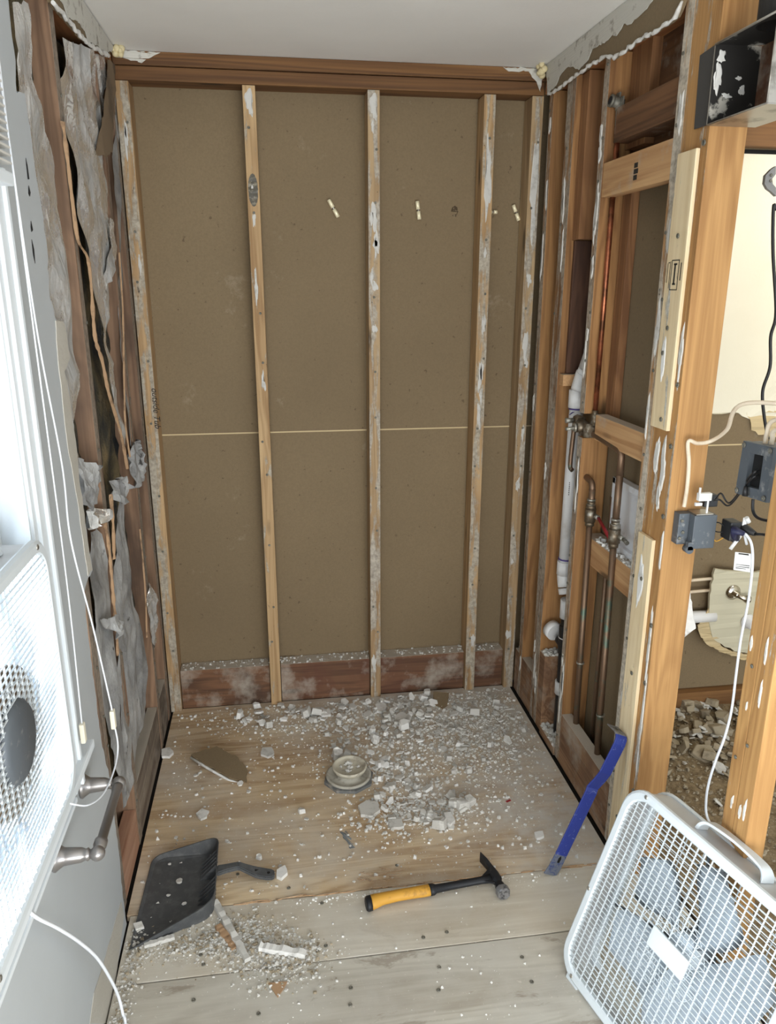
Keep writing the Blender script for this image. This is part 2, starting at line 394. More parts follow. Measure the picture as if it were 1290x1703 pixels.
def blob(axis, c, w, h, d, seed, mat='gypsum_grey', parent=None, name='joint_compound'):
    """one irregular smear of dried compound; axis = direction it stands out along"""
    c = Vector(c); n = 22; pts = []; rnd = random.Random(seed); ph = rnd.uniform(0, 50)
    for k in range(n):
        a = 2 * PI * k / n; m = 1 + 0.75 * noise.noise(Vector((math.cos(a) * 1.3 + ph, math.sin(a) * 1.3, seed * 0.7))) + 0.3 * noise.noise(Vector((math.cos(a) * 4, math.sin(a) * 4 + ph, 0)))
        u, v = w * m * math.cos(a), h * m * math.sin(a)
        pts.append(c + (Vector((u, 0, v)) if axis[0] == 'Y' else Vector((0, u, v))))
    sgn = -1 if axis[1] == '-' else 1
    vec = Vector((0, sgn * d, 0)) if axis[0] == 'Y' else Vector((sgn * d, 0, 0))
    bm = bm_new(); lo = [bm.verts.new(p - vec * 0.1) for p in pts]; hi = [bm.verts.new(c + (p - c) * 0.78 + vec) for p in pts]
    f1 = bm.faces.new(hi)
    for k in range(n): bm.faces.new((lo[k], lo[(k + 1) % n], hi[(k + 1) % n], hi[k]))
    bmesh.ops.triangulate(bm, faces=[f1])
    o = obj(name, bm, mat); o.parent = parent; o.matrix_parent_inverse = Matrix.Translation(parent.location).inverted(); return o

def screw_mesh():
    bm = bm_new(); lathe(bm, [(0, 0.0012), (0.0012, 0.0008), (0.002, 0.0026), (0.0042, 0.0026), (0.0046, 0.0012), (0.0018, -0.001), (0, -0.001)], seg=10)
    me = bpy.data.meshes.new('screw'); bm.to_mesh(me); bm.free(); me.materials.append(M['zinc']); return me
SCREW = screw_mesh()
def screw(parent, p, n, name='screw', mat=None, sc=1.0):
    o = bpy.data.objects.new(name, SCREW); COL.objects.link(o)
    q = Vector(n).to_track_quat('Z', 'Y')
    mw = Matrix.Translation(p) @ q.to_matrix().to_4x4() @ Matrix.Scale(sc, 4)
    o.parent = parent; o.matrix_parent_inverse = Matrix.Translation(parent.location).inverted()
    o.matrix_basis = mw
    return o

# ================================================================== SETTING
XL, XR, H = -0.83, 0.5935, 2.357
# floor: three sheets of plywood over a dark underfloor
bm = bm_new(); box(bm, (-0.95, -3.4, -0.05), (0.72, 0.12, -0.022)); floor = obj('floor', bm, 'under', None, 'structure')
B('plywood_panel', (-0.822, -1.043, -0.02), (0.580, 0.02, 0.0), 'ply1', floor, 0.0015)
B('plywood_panel', (-0.812, -1.264, -0.02), (0.70, -1.047, 0.0), 'ply2', floor, 0.0015)
B('plywood_panel', (-0.812, -3.4, -0.02), (0.70, -1.268, 0.0), 'ply3', floor, 0.0015)
for (x, y, z) in [(-0.293,-1.078,-0),(0.029,-1.225,0),(-0.036,-1.233,0),(-0.292,-1.222,0),(-0.314,-1.238,0),(-0.611,-1.204,0),(-0.602,-1.234,0),(-0.014,-1.329,0),(0.202,-1.33,0),(0.203,-1.403,0),(-0.029,-1.392,0),(-0.24,-1.355,0),(-0.246,-1.4,0),(-0.617,-1.333,0),(-0.462,-1.392,0),(-0.064,-0.966,0),(-0.383,-1.009,0),(0.215,-1.019,0),(-0.529,-0.934,0),(0.173,-0.101,0)]:
    screw(floor, (x, y, 0.0), (0, 0, 1), sc=1.15)
# torn splintered edge along the first seam
bm = bm_new(); rnd = random.Random(3)
for k in range(60):
    x = rnd.uniform(-0.55, 0.50); L = rnd.uniform(0.01, 0.05); y = -1.045 + rnd.uniform(-0.004, 0.004)
    tube(bm, [(x, y, 0.001), (x + L, y + rnd.uniform(-0.004, 0.004), 0.001)], rnd.uniform(0.0008, 0.002), 5)
obj('splinters', bm, 'pale_block', floor)
# closet floor beyond the stud wall: compacted dirt
bm = bm_new(); box(bm, (0.72, -3.2, -0.05), (2.6, 0.1, -0.01))
dirt = obj('floor', bm, 'dirt', None, 'structure')

# ceiling
bm = bm_new(); box(bm, (-0.83, -4.2, H), (0.585, 0.02, H + 0.013)); obj('ceiling', bm, 'ceiling_paint', None, 'structure')
bm = bm_new(); box(bm, (0.72, -3.2, 2.40), (2.6, 0.0, 2.413)); obj('ceiling', bm, 'ceiling_paint', None, 'structure')
bm = bm_new(); box(bm, (-1.0, -4.2, 2.45), (2.6, 0.2, 2.47)); obj('ceiling', bm, 'dark_ply', None, 'structure')

# back wall: two brown-paper wallboard sheets with a thin light joint
bm = bm_new(); box(bm, (-1.0, 0.092, -0.02), (0.72, 0.105, 1.110)); wb = obj('wall_back', bm, 'paper', None, 'structure')
B('upper_board', (-1.0, 0.092, 1.1135), (0.72, 0.105, 2.45), 'paper', wb)
B('joint', (-1.0, 0.0905, 1.1095), (0.72, 0.100, 1.1145), 'tape', wb)
# a torn hole and dust marks near the anchors
bm = bm_new(); c = (0.308,0.092,1.906)
prism(bm, jag([(c[0] + 0.013 * math.cos(a), 0.0916, c[2] + 0.02 * math.sin(a)) for a in [k * PI / 4 for k in range(8)]], 0.003, 0.006, 4), (0, 0.0006, 0))
obj('torn_hole', bm, plain('torn_brown_paper', rgb(74, 60, 42), 0.95, 0, rgb(150, 136, 110), 90, (0.55, 0.65)), wb)

# right partition, closet side wallboard (brown paper faces the alcove)
bm = bm_new(); box(bm, (0.686, -0.985, -0.02), (0.699, 0.09, 2.0)); wr = obj('wall_right', bm, 'paper', None, 'structure')
B('closet_sheathing', (0.684, -1.10, 2.0), (0.699, 0.09, 2.40), 'plate_d', wr)
# outer sheathing behind the left studs
bm = bm_new(); box(bm, (-0.945, -1.24, -0.02), (-0.925, 0.09, 2.45)); obj('wall_left', bm, 'void', None, 'structure')

# ---- left wall: painted drywall broken off along a ragged edge, with the window opening
EDGE = [(-0.817,-1.12,2.147),(-0.817,-1.124,2.113),(-0.817,-1.122,2.046),(-0.817,-1.14,1.99),(-0.817,-1.087,2.001),(-0.817,-1.078,1.899),(-0.817,-1.073,1.837),(-0.817,-1.058,1.738),(-0.817,-1.083,1.624),(-0.817,-1.062,1.579),(-0.817,-0.987,1.569),(-0.817,-0.976,1.491),(-0.817,-1.04,1.467),(-0.817,-1.025,1.443),(-0.817,-1.018,1.379),(-0.817,-1.012,1.287),(-0.817,-1.022,1.218),(-0.817,-1.012,1.177),(-0.817,-1.014,1.111),(-0.817,-1.007,1.037),(-0.817,-0.998,0.989),(-0.817,-1.044,0.987),(-0.817,-1.096,0.967),(-0.817,-1.102,0.892),(-0.817,-1.103,0.789),(-0.817,-1.103,0.684),(-0.817,-1.1,0.566),(-0.817,-1.061,0.442),(-0.817,-1.069,0.32),(-0.817,-1.064,0.222),(-0.817,-1.078,0.098),(-0.817,-1.074,0.025)]
WY0, WY1, WZ0, WZ1 = -1.415, -2.48, 0.70, 1.76          # window opening
edge = [Vector((-0.817, -1.10, 2.355))] + [Vector(p) for p in EDGE[:-1]] + [Vector((-0.817, -1.072, 0.0))]
edge = jag(edge, 0.004, 0.018, 11, closed=False)
bm = bm_new()
prism(bm, edge + [Vector((-0.817, WY0 + 0.0205, 0.0)), Vector((-0.817, WY0 + 0.0205, 2.355))], (-0.013, 0, 0))
box(bm, (-0.83, WY1 - 0.0205, 0.0), (-0.817, WY0 + 0.0205, WZ0 - 0.0205)); box(bm, (-0.83, WY1 - 0.0205, WZ1 + 0.0205), (-0.817, WY0 + 0.0205, 2.355)); box(bm, (-0.83, -4.2, 0.0), (-0.817, WY1 - 0.0205, 2.355))
wl = obj('wall_left', bm, 'wall_paint', None, 'structure')
bm = bm_new()
prism(bm, jag([(-0.817,-1.065,1.576),(-0.817,-0.995,1.567),(-0.817,-0.983,1.492),(-0.817,-1.046,1.468),(-0.817,-1.032,1.444),(-0.817,-1.025,1.38),(-0.817,-1.018,1.289),(-0.817,-1.029,1.219),(-0.817,-1.019,1.178),(-0.817,-1.021,1.113),(-0.817,-1.014,1.039),(-0.817,-1.005,0.992),(-0.817,-1.049,0.993),(-0.817,-1.054,1.081),(-0.817,-1.062,1.185),(-0.817,-1.088,1.314),(-0.817,-1.084,1.418),(-0.817,-1.083,1.494)], 0.003, 0.02, 5), (0.0016, 0, 0))
obj('plaster_edge', bm, 'scar', wl)
bm = bm_new()
prism(bm, jag([(-0.817,-1.104,0.103),(-0.817,-1.091,0.047),(-0.817,-1.196,0.006),(-0.817,-1.259,-0.025),(-0.817,-1.345,-0.023),(-0.817,-1.46,0.115),(-0.817,-1.406,0.14),(-0.817,-1.325,0.124),(-0.817,-1.202,0.113)], 0.003, 0.03, 6), (0.0014, 0, 0))
obj('baseboard_scar', bm, 'scar', wl)
for pts in (((42,160),(46,165)),):
    pass
for k, pts in enumerate(([(-0.816,-1.138,1.88),(-0.816,-1.133,1.868),(-0.816,-1.132,1.843),(-0.816,-1.14,1.842)], [(-0.816,-1.141,1.831),(-0.816,-1.135,1.819),(-0.816,-1.142,1.811),(-0.816,-1.148,1.816)], [(-0.816,-1.155,1.766),(-0.816,-1.15,1.75),(-0.816,-1.16,1.746),(-0.816,-1.16,1.754)], [(-0.816,-1.166,1.732),(-0.816,-1.158,1.714),(-0.816,-1.162,1.688),(-0.816,-1.167,1.703)])):
    bm = bm_new(); prism(bm, pts, (0.0006, 0, 0)); obj('crack', bm, 'hole', wl)
# outside part of the left wall beyond the drywall (below/above window)
bm = bm_new(); box(bm, (-0.95, WY1, -0.02), (-0.832, -1.24, WZ0 - 0.02)); box(bm, (-0.95, WY1, WZ1 + 0.02), (-0.832, -1.24, 2.45)); box(bm, (-0.95, -4.2, -0.02), (-0.832, WY1, 2.45))
obj('wall_left', bm, 'void', None, 'structure')

# window
bm = bm_new()
# jamb lining
for lo, hi in (((-0.95, WY0, WZ0 - .02), (-0.8125, WY0 + 0.02, WZ1 + .02)), ((-0.95, WY1 - 0.02, WZ0 - .02), (-0.8125, WY1, WZ1 + .02)), ((-0.95, WY1 + .0004, WZ0 - 0.0196), (-0.813, WY0 - .0004, WZ0)), ((-0.95, WY1 + .0004, WZ1), (-0.813, WY0 - .0004, WZ1 + 0.0196))):
    box(bm, lo, hi)
win = obj('window_1', bm, 'trim_paint', None, 'structure')
bm = bm_new()      # moulded casing: three stepped strips
def casing(y0, y1, z0, z1, vert):
    for k, (a, b, d) in enumerate(((0.0, 0.30, 0.010), (0.30, 0.80, 0.016), (0.80, 1.0, 0.022))):
        if vert:
            ya = y0 + (y1 - y0) * a; yb = y0 + (y1 - y0) * b
            box(bm, (-0.817, min(ya, yb), z0), (-0.817 + d, max(ya, yb), z1), 0.002)
        else:
            za = z0 + (z1 - z0) * a; zb = z0 + (z1 - z0) * b
            box(bm, (-0.817, y0, min(za, zb)), (-0.817 + d, y1, max(za, zb)), 0.002)
casing(WY0 + 0.008, WY0 + 0.075, WZ0 - 0.06, WZ1 + 0.075, True)
casing(WY1, WY0 + 0.008, WZ1 + 0.005, WZ1 + 0.075, False)
casing(WY1, WY0 + 0.008, WZ0 - 0.01, WZ0 - 0.06, False)
obj('window_casing', bm, 'trim_paint', win)
bm = bm_new()      # stool with a nosing that runs past the casing
box(bm, (-0.90, WY1 - 0.1, WZ0 - 0.02), (-0.785, WY0 + 0.14, WZ0), 0.004)
obj('window_sill', bm, 'trim_paint', win)
bm = bm_new()
for y0, y1, z0, z1 in ((WY0 - 0.045, WY0, WZ0, WZ1), (WY1, WY1 + 0.045, WZ0, WZ1), (WY1, WY0, WZ0, WZ0 + 0.045), (WY1, WY0, WZ1 - 0.045, WZ1), (WY1, WY0, 1.25, 1.29)):
    box(bm, (-0.925, y0, z0), (-0.885, y1, z1), 0.003)
box(bm, (-0.884, WY0 - 0.018, WZ0 + .001), (-0.862, WY0 - .0005, WZ1 - .001), 0.002)
obj('window_frame', bm, 'trim_paint', win)
B('window_pane', (-0.907, WY1 + 0.04, WZ0 + 0.04), (-0.904, WY0 - 0.04, WZ1 - 0.04), 'glass', win)

# closet far wall, cream paint above, brown paper below with a torn lower edge
YF = -0.26
bm = bm_new(); box(bm, (0.70, YF, -0.02), (2.6, YF + 0.012, 2.45)); wc = obj('wall_closet', bm, 'paper', None, 'structure')
bm = bm_new()
low = jag([(1.10, YF - 0.004, 1.205), (1.30, YF - 0.004, 1.205), (1.38, YF - 0.004, 1.16), (1.48, YF - 0.004, 1.17), (1.62, YF - 0.004, 1.13), (2.6, YF - 0.004, 1.16)], 0.004, 0.02, 8, False)
prism(bm, [(0.70, YF - 0.004, 2.07), (0.70, YF - 0.004, 1.215)] + [tuple(p) for p in low] + [(2.6, YF - 0.004, 2.07)], (0, 0.004, 0)); obj('cream_paint_layer', bm, 'cream_paint', wc)
bm = bm_new(); prism(bm, jag([(1.33, YF - 0.003, 1.21), (1.36, YF - 0.003, 1.14), (1.44, YF - 0.003, 1.105), (1.52, YF - 0.003, 1.13), (1.64, YF - 0.003, 1.11), (1.7, YF - 0.003, 1.21)], 0.005, 0.015, 9), (0, 0.002, 0)); obj('torn_paper', bm, 'tape', wc)
B('joint', (0.95, YF - 0.001, 1.085), (2.6, YF + 0.004, 1.090), 'tape', wc)
B('gap', (0.9, YF - 0.006, 2.066), (2.6, YF + 0.002, 2.078), 'hole', wc)
bm = bm_new(); box(bm, (2.6, -3.2, -0.02), (2.62, -0.1, 2.45)); obj('wall_closet', bm, 'cream_paint', None, 'structure')

# ---- strips of old wallboard still hanging under the ceiling
bm = bm_new()
prism(bm, jag([(0.58,-0.046,2.332),(0.58,-0.07,2.262),(0.58,-0.177,2.258),(0.58,-0.28,2.261),(0.58,-0.441,2.264),(0.58,-0.547,2.254),(0.58,-0.593,2.238),(0.58,-0.731,2.243),(0.58,-0.827,2.237),(0.58,-0.892,2.237),(0.58,-0.921,2.24),(0.58,-0.946,2.264)], 0.003, 0.015, 21, False) + [Vector((0.58, -1.0, 2.356)), Vector((0.58, -0.02, 2.356))], (0.012, 0, 0))
ws = obj('wall_right', bm, 'paper', None, 'structure')
bm = bm_new()
prism(bm, jag([(0.579,-0.048,2.334),(0.579,-0.073,2.261),(0.579,-0.15,2.271),(0.579,-0.174,2.29),(0.579,-0.235,2.301),(0.579,-0.302,2.287),(0.579,-0.344,2.269),(0.579,-0.41,2.279),(0.579,-0.437,2.3),(0.579,-0.521,2.293),(0.579,-0.571,2.3),(0.579,-0.6,2.289),(0.579,-0.64,2.306),(0.579,-0.678,2.294),(0.579,-0.728,2.297),(0.579,-0.772,2.301),(0.579,-0.799,2.309)], 0.003, 0.012, 22, False) + [Vector((0.579, -0.85, 2.356)), Vector((0.579, -0.02, 2.356))], (-0.002, 0, 0))
obj('torn_paint', bm, 'torn_paint', ws)
bm = bm_new()       # broken gypsum lip along the bottom
P_ = jag([(0.577,-0.079,2.26),(0.577,-0.185,2.256),(0.577,-0.288,2.259),(0.577,-0.449,2.262),(0.577,-0.554,2.252),(0.577,-0.6,2.236),(0.577,-0.737,2.241),(0.577,-0.833,2.235),(0.577,-0.898,2.235),(0.577,-0.927,2.238),(0.577,-0.952,2.262)], 0.004, 0.012, 23, False)
tube(bm, P_, [0.0045 + 0.002 * math.sin(i * 1.7) for i in range(len(P_))], 6)
obj('broken_lip', bm, 'gypsum', ws)
bm = bm_new()
prism(bm, jag([(-0.817,-0.068,2.336),(-0.817,-0.127,2.309),(-0.817,-0.318,2.276),(-0.817,-0.47,2.258),(-0.817,-0.61,2.254),(-0.817,-0.711,2.251),(-0.817,-0.773,2.249)], 0.003, 0.015, 24, False) + [Vector((-0.817, -0.85, 2.353)), Vector((-0.817, -0.02, 2.353))], (-0.012, 0, 0))
ws2 = obj('wall_left', bm, 'paper', None, 'structure')
bm = bm_new()
prism(bm, jag([(-0.816,-0.073,2.336),(-0.816,-0.18,2.302),(-0.816,-0.318,2.286),(-0.816,-0.432,2.263),(-0.816,-0.457,2.281),(-0.816,-0.541,2.281),(-0.816,-0.649,2.254),(-0.816,-0.678,2.274),(-0.816,-0.705,2.274)], 0.003, 0.012, 25, False) + [Vector((-0.816, -0.72, 2.353)), Vector((-0.816, -0.02, 2.353))], (0.002, 0, 0))
obj('torn_paint', bm, 'torn_paint', ws2)
bm = bm_new()
P_ = jag([(-0.813,-0.151,2.303),(-0.813,-0.34,2.27),(-0.813,-0.491,2.253),(-0.813,-0.63,2.248),(-0.813,-0.73,2.246),(-0.813,-0.791,2.244)], 0.004, 0.012, 26, False)
tube(bm, P_, 0.005, 6); obj('broken_lip', bm, 'gypsum', ws2)
for nm, cx, sgn in (('foam', 0.572, -1), ('foam', -0.812, 1)):
    bm = bm_new(); rnd = random.Random(5 if sgn < 0 else 6)
    for k in range(9):
        m = Matrix.Translation((cx + sgn * rnd.uniform(0, 0.022), -0.028 - rnd.uniform(0, 0.035), H - rnd.uniform(0.003, 0.03))) @ Matrix.Scale(rnd.uniform(0.007, 0.013), 4)
        bmesh.ops.create_icosphere(bm, subdivisions=2, radius=1, matrix=m)
    for f in bm.faces: f.smooth = True
    obj('foam', bm, 'foam', ws if sgn < 0 else ws2)
# ragged paper left on the back top plate under the ceiling
bm = bm_new()
prism(bm, jag([(-0.81, -0.004, 2.354), (-0.81, -0.004, 2.335), (-0.74, -0.004, 2.322), (-0.70, -0.004, 2.345), (-0.68, -0.004, 2.354)], 0.003, 0.01, 27), (0, 0.003, 0))
prism(bm, jag([(0.44, -0.004, 2.355), (0.46, -0.004, 2.342), (0.53, -0.004, 2.345), (0.56, -0.004, 2.315), (0.575, -0.004, 2.285), (0.582, -0.004, 2.355)], 0.003, 0.01, 28), (0, 0.003, 0))
obj('torn_paint', bm, 'torn_paint', wb)

# ================================================================== LUMBER
def lumber(name, lo, hi, mat, label, cat='lumber', group=None, bev=0.002):
    bm = bm_new(); box(bm, lo, hi, bev)
    base = ((lo[0] + hi[0]) / 2, (lo[1] + hi[1]) / 2, lo[2])
    for v in bm.verts: v.co -= Vector(base)
    o = obj(name, bm, mat); o.location = base
    tag(o, label, cat, group)
    return o
def add_screws(o, pts, n, sc=1.0):
    for p in pts: screw(o, p, n, sc=sc)

# back wall studs (35 deep, 38 wide)
def stud_screws(x, ys=0.0, seed=0, n=9, z0=0.12, z1=2.2):
    r = random.Random(seed); return [(x + r.uniform(-0.010, 0.010), ys, z0 + (z1 - z0) * (k + r.uniform(0.2, 0.8)) / n) for k in range(n)]
bstuds = [(-0.8295, -0.787, 'stud_c', 'crusty corner stud at the left end of the back wall'),
          (-0.4305, -0.3890, 'stud_a', 'leftmost middle stud on the back wall, with a black resin patch near its top'),
          (-0.0200, 0.0210, 'stud_b', 'centre stud of the back wall, behind the drain'),
          (0.3805, 0.4210, 'stud_c', 'stud right of centre on the back wall, beside two toggle anchors'),
          (0.5500, 0.5905, 'stud_b', 'plaster-streaked corner stud at the right end of the back wall')]
for i, (x0, x1, m, lab) in enumerate(bstuds):
    o = lumber('wall_stud', (x0, 0.0, 0.0), (x1, 0.088, 2.272), m, lab, 'stud')
    # warp slightly like real studs
    add_screws(o, [(p[0], -0.0005, p[2]) for p in stud_screws((x0 + x1) / 2, 0, i)], (0, -1, 0))
    rnd = random.Random(40 + i)
    for k in range((3, 4, 9, 8, 8)[i]):      # smears of joint compound left on the face
        z = rnd.uniform(0.1, 2.2) if k % 2 else rnd.uniform(1.3, 2.2)
        blob('Y-', (rnd.uniform(x0 + 0.011, x1 - 0.011), 0.0, z), rnd.uniform(0.005, 0.010), rnd.uniform(0.015, 0.060), 0.0012, i * 20 + k, 'gypsum_grey', o)
    if i in (1, 2): blob('Y-', ((x0 + x1) / 2, 0.0, 2.225), 0.014, 0.036, 0.0015, 77, 'gypsum_grey', o)
    if i in (3, 4): blob('Y-', ((x0 + x1) / 2 + 0.003, 0.0, 2.0), 0.012, 0.15, 0.0015, 78 + i, 'gypsum_grey', o)
    if i == 1:
        bm = bm_new(); prism(bm, jag([((x0 + x1) / 2 + 0.0165 * math.cos(a), -0.0008, 1.955 + 0.052 * math.sin(a)) for a in [q * PI / 8 for q in range(16)]], 0.0012, 0.008, 3), (0, -0.001, 0))
        b = obj('resin_patch', bm, 'ink'); b.parent = o; b.matrix_parent_inverse = Matrix.Translation(o.location).inverted()
        b['label'] = 'dark bubbled resin knot'
        b.data.materials[0] = plain('resin', rgb(70, 64, 50), 0.4, 0, rgb(120, 112, 92), 60, (0.5, 0.6))

# back wall top plates and bottom blocking
lumber('top_plate', (-0.83, 0.002, 2.274), (0.592, 0.09, 2.3145), 'plate', 'lower of the two dark top plates across the back wall', 'top plate')
lumber('top_plate', (-0.83, -0.002, 2.3170), (0.592, 0.09, 2.3565), 'plate', 'upper of the two dark top plates, tight under the ceiling at the back', 'top plate')
for x0, x1, m, lab in ((-0.785, -0.4325, 'block_x2', 'mouldy bottom block in the left bay of the back wall'),
                       (-0.387, -0.022, 'block_x', 'red-brown bottom block in the second bay from the left'),
                       (0.023, 0.3785, 'block_x', 'red-brown bottom block in the third bay, behind the most rubble'),
                       (0.423, 0.548, 'block_x', 'short bottom block in the narrow right bay of the back wall')):
    lumber('wall_block', (x0, 0.022, 0.0), (x1, 0.0905, 0.168), m, lab, 'blocking')

# right partition studs
def rstud(y0, y1, z0, z1, mat, lab, x0=XR, x1=0.683, n=8, seed=1, name='partition_stud'):
    o = lumber(name, (x0, y0, z0), (x1, y1, z1), mat, lab, 'stud')
    rnd = random.Random(seed)
    add_screws(o, [(x0 - 0.0005, rnd.uniform(y0 + 0.008, y1 - 0.008), z0 + (z1 - z0) * (k + rnd.uniform(0.2, 0.8)) / n) for k in range(n)], (-1, 0, 0))
    for k in range(0 if z1 - z0 < 0.6 else (5 if mat == 'post_r' else 7)):
        q_s = 0.4 if mat == 'post_r' else 1.0
        blob('X-', (x0, rnd.uniform(y0 + 0.010, y1 - 0.010), rnd.uniform(z0 + 0.1, z1 - 0.1)), rnd.uniform(0.004, 0.009) * q_s, rnd.uniform(0.015, 0.07) * q_s, 0.003, seed * 30 + k, 'gypsum_grey', o)
    return o
rstud(-0.088, -0.050, 0.0, 2.272, 'stud_r', 'first stud of the right wall, next to the back corner', seed=2)
rstud(-0.288, -0.216, 0.0, 2.272, 'stud_r', 'doubled stud of the right wall behind the white waste pipe', seed=3)
lumber('cripple_stud', (0.612, -0.345, 1.790), (0.683, -0.2885, 2.272), 'cripple', 'short cripple stud ending above a dark board in the right wall', 'stud')
lumber('backing_board', (0.618, -0.303, 1.362), (0.683, -0.2885, 1.788), 'dark_ply', 'dark brown backing board under the short cripple stud', 'board')
lumber('wall_block', (0.600, -0.325, 1.322), (0.683, -0.2885, 1.360), 'pale_block', 'small ledge block beneath the dark backing board', 'blocking')
lumber('wall_block', (XR, -0.345, 0.0), (0.670, -0.290, 0.318), 'block_y', 'stubby doubled block with rubble on top beside the black pipe', 'blocking')
rstud(-0.538, -0.500, 1.262, 2.272, 'stud_r', 'upper piece of the cut stud beside the copper riser', seed=4, x1=0.673)
lo_st = rstud(-0.538, -0.500, 0.0, 1.185, 'stud_r', 'lower piece of the cut stud, below the tub valve', seed=5)
rstud(-0.982, -0.940, 0.0, 2.272, 'post_crust', 'crusty stud on the alcove side of the doorway post', seed=6, n=12)
lumber('doorway_post', (XR, -1.100, 0.0), (0.683, -0.984, 2.272), 'post', 'broad orange post in front of the electrical box, running floor to ceiling', 'post')
lumber('pale_strip', (0.583, -1.073, 1.305), (XR - 0.0005, -0.990, 1.942), 'new_wood', 'upper pale pine strip nailed to the orange post, with an ink stamp', 'board')
lo_strip = lumber('pale_strip', (0.583, -1.062, 0.0), (XR - 0.0005, -0.984, 1.018), 'new_wood', 'lower pale pine strip on the post, where the blue bar leans', 'board')
# thick white compound on the post
post = [o for o in COL.objects if o.name.startswith('doorway_post')][0]
for k, (y, z, w, h) in enumerate(((-1.02, 1.23, 0.010, 0.05), (-1.06, 1.21, 0.011, 0.065), (-1.05, 1.13, 0.008, 0.04), (-1.085, 1.50, 0.007, 0.06), (-1.09, 0.5, 0.005, 0.15), (-1.085, 0.75, 0.005, 0.10), (-1.08, 0.22, 0.008, 0.05), (-1.095, 1.0, 0.004, 0.06))):
    blob('X-', (XR, y, z), w, h, 0.003, 200 + k, 'gypsum_grey', post)
add_screws(post, [(XR - 0.0005, -1.088, z) for z in (0.28, 0.62, 0.79, 1.09, 1.27, 1.42, 1.95)], (-1, 0, 0), 1.5)
up_strip = [o for o in COL.objects if o.name.startswith('pale_strip')][0]
blob('X-', (0.583, -1.022, 1.475), 0.011, 0.05, 0.0015, 301, 'gypsum', up_strip)
blob('X-', (0.583, -1.02, 0.90), 0.013, 0.07, 0.0015, 302, 'gypsum', lo_strip)
add_screws(up_strip, [(0.5825, -1.02, 1.49), (0.5825, -1.035, 1.76), (0.5825, -1.03, 1.55), (0.5825, -1.045, 1.33)], (-1, 0, 0), 1.3)
add_screws(lo_strip, [(0.5825, -1.03, z) for z in (0.15, 0.4, 0.62, 0.9)], (-1, 0, 0), 1.3)
# ink stamp on the strip: frame, upright mark, side bars
bm = bm_new(); X_ = 0.5826
def bar(y0, y1, z0, z1): box(bm, (X_ - 0.0004, y0, z0), (X_ + 0.0002, y1, z1))
for a in ((-1.052, -1.017, 1.705, 1.707), (-1.052, -1.017, 1.638, 1.640), (-1.052, -1.050, 1.638, 1.707), (-1.019, -1.017, 1.638, 1.707), (-1.042, -1.028, 1.695, 1.699), (-1.037, -1.031, 1.652, 1.697), (-1.041, -1.028, 1.650, 1.654), (-1.012, -1.0105, 1.642, 1.704), (-1.008, -1.001, 1.700, 1.702), (-1.0, -0.9985, 1.655, 1.70), (-1.063, -1.060, 1.66, 1.70)): bar(*a)
b = obj('ink_stamp', bm, 'ink'); b.parent = up_strip; b.matrix_parent_inverse = Matrix.Translation(up_strip.location).inverted()

# blocking between partition studs
lumber('wall_block', (0.595, -0.938, 1.893), (0.633, -0.540, 1.985), 'pale_block', 'pale block high in the right wall bay with a black ink mark', 'blocking')
o = [x for x in COL.objects if x.name.startswith('wall_block')][-1]
bm = bm_new()
for k in range(3): box(bm, (0.5942, -0.762 - 0.004 * (k % 2), 1.915 + 0.015 * k), (0.5952, -0.742, 1.927 + 0.015 * k))
b = obj('ink_mark', bm, 'ink'); b.parent = o; b.matrix_parent_inverse = Matrix.Translation(o.location).inverted()
lumber('wall_block', (0.612, -0.938, 2.035), (0.683, -0.555, 2.125), 'plate_d', 'dark reddish beam above the pale block in the right wall bay', 'blocking')
lumber('header_board', (0.655, -0.660, 2.02), (0.684, -0.540, 2.30), 'cripple', 'wide board with a knot behind the shower elbow', 'board')
lumber('backing_board', (0.660, -0.600, 1.20), (0.685, -0.545, 1.96), 'cripple', 'narrow upright board right of the copper riser against the closet wallboard', 'board')
lumber('wall_block', (0.610, -0.938, 1.190), (0.648, -0.590, 1.268), 'pale_block', 'pale block behind the copper cross pipe, below the bare wallboard', 'blocking')
lumber('wall_block', (0.628, -0.938, 0.775), (0.683, -0.5385, 0.865), 'pale_block', 'pale rubble-topped block behind the two lower copper pipes', 'blocking')
lumber('bottom_board', (XR, -0.938, 0.0), (0.632, -0.5385, 0.192), 'block_y', 'rough brown board on the floor behind the blue pry bar', 'board')
lumber('bottom_board', (0.5945, -0.2155, 0.0), (0.632, -0.0885, 0.185), 'block_y', 'board at the foot of the right wall between the first two studs', 'board')
lumber('bottom_board', (0.5945, -0.0495, 0.0), (0.632, -0.002, 0.185), 'block_y', 'tiny board in the back right corner at floor level', 'board')
lumber('bottom_plate', (0.589, -0.499, -0.002), (0.683, -0.346, 0.030), 'block_y', 'low plate with rubble on it under the black waste pipe', 'plate')
lumber('top_plate', (XR, -2.6, 2.276), (0.683, -0.001, 2.315), 'plate_y', 'lower top plate of the right wall, behind the hanging wallboard strip', 'top plate')
lumber('top_plate', (XR, -2.6, 2.317), (0.683, -0.001, 2.356), 'plate_y', 'upper top plate of the right wall at ceiling height', 'top plate')

# second doorway post nearer the camera
o = rstud(-1.520, -1.482, 0.0, 2.272, 'post_r', 'far half of the doubled jamb stud right of the doorway', x1=0.640, seed=14, n=6)
o = rstud(-1.570, -1.5215, 0.0, 2.272, 'post_r', 'near half of the doubled jamb stud, nearest lumber to the camera', x1=0.640, seed=15, n=7)
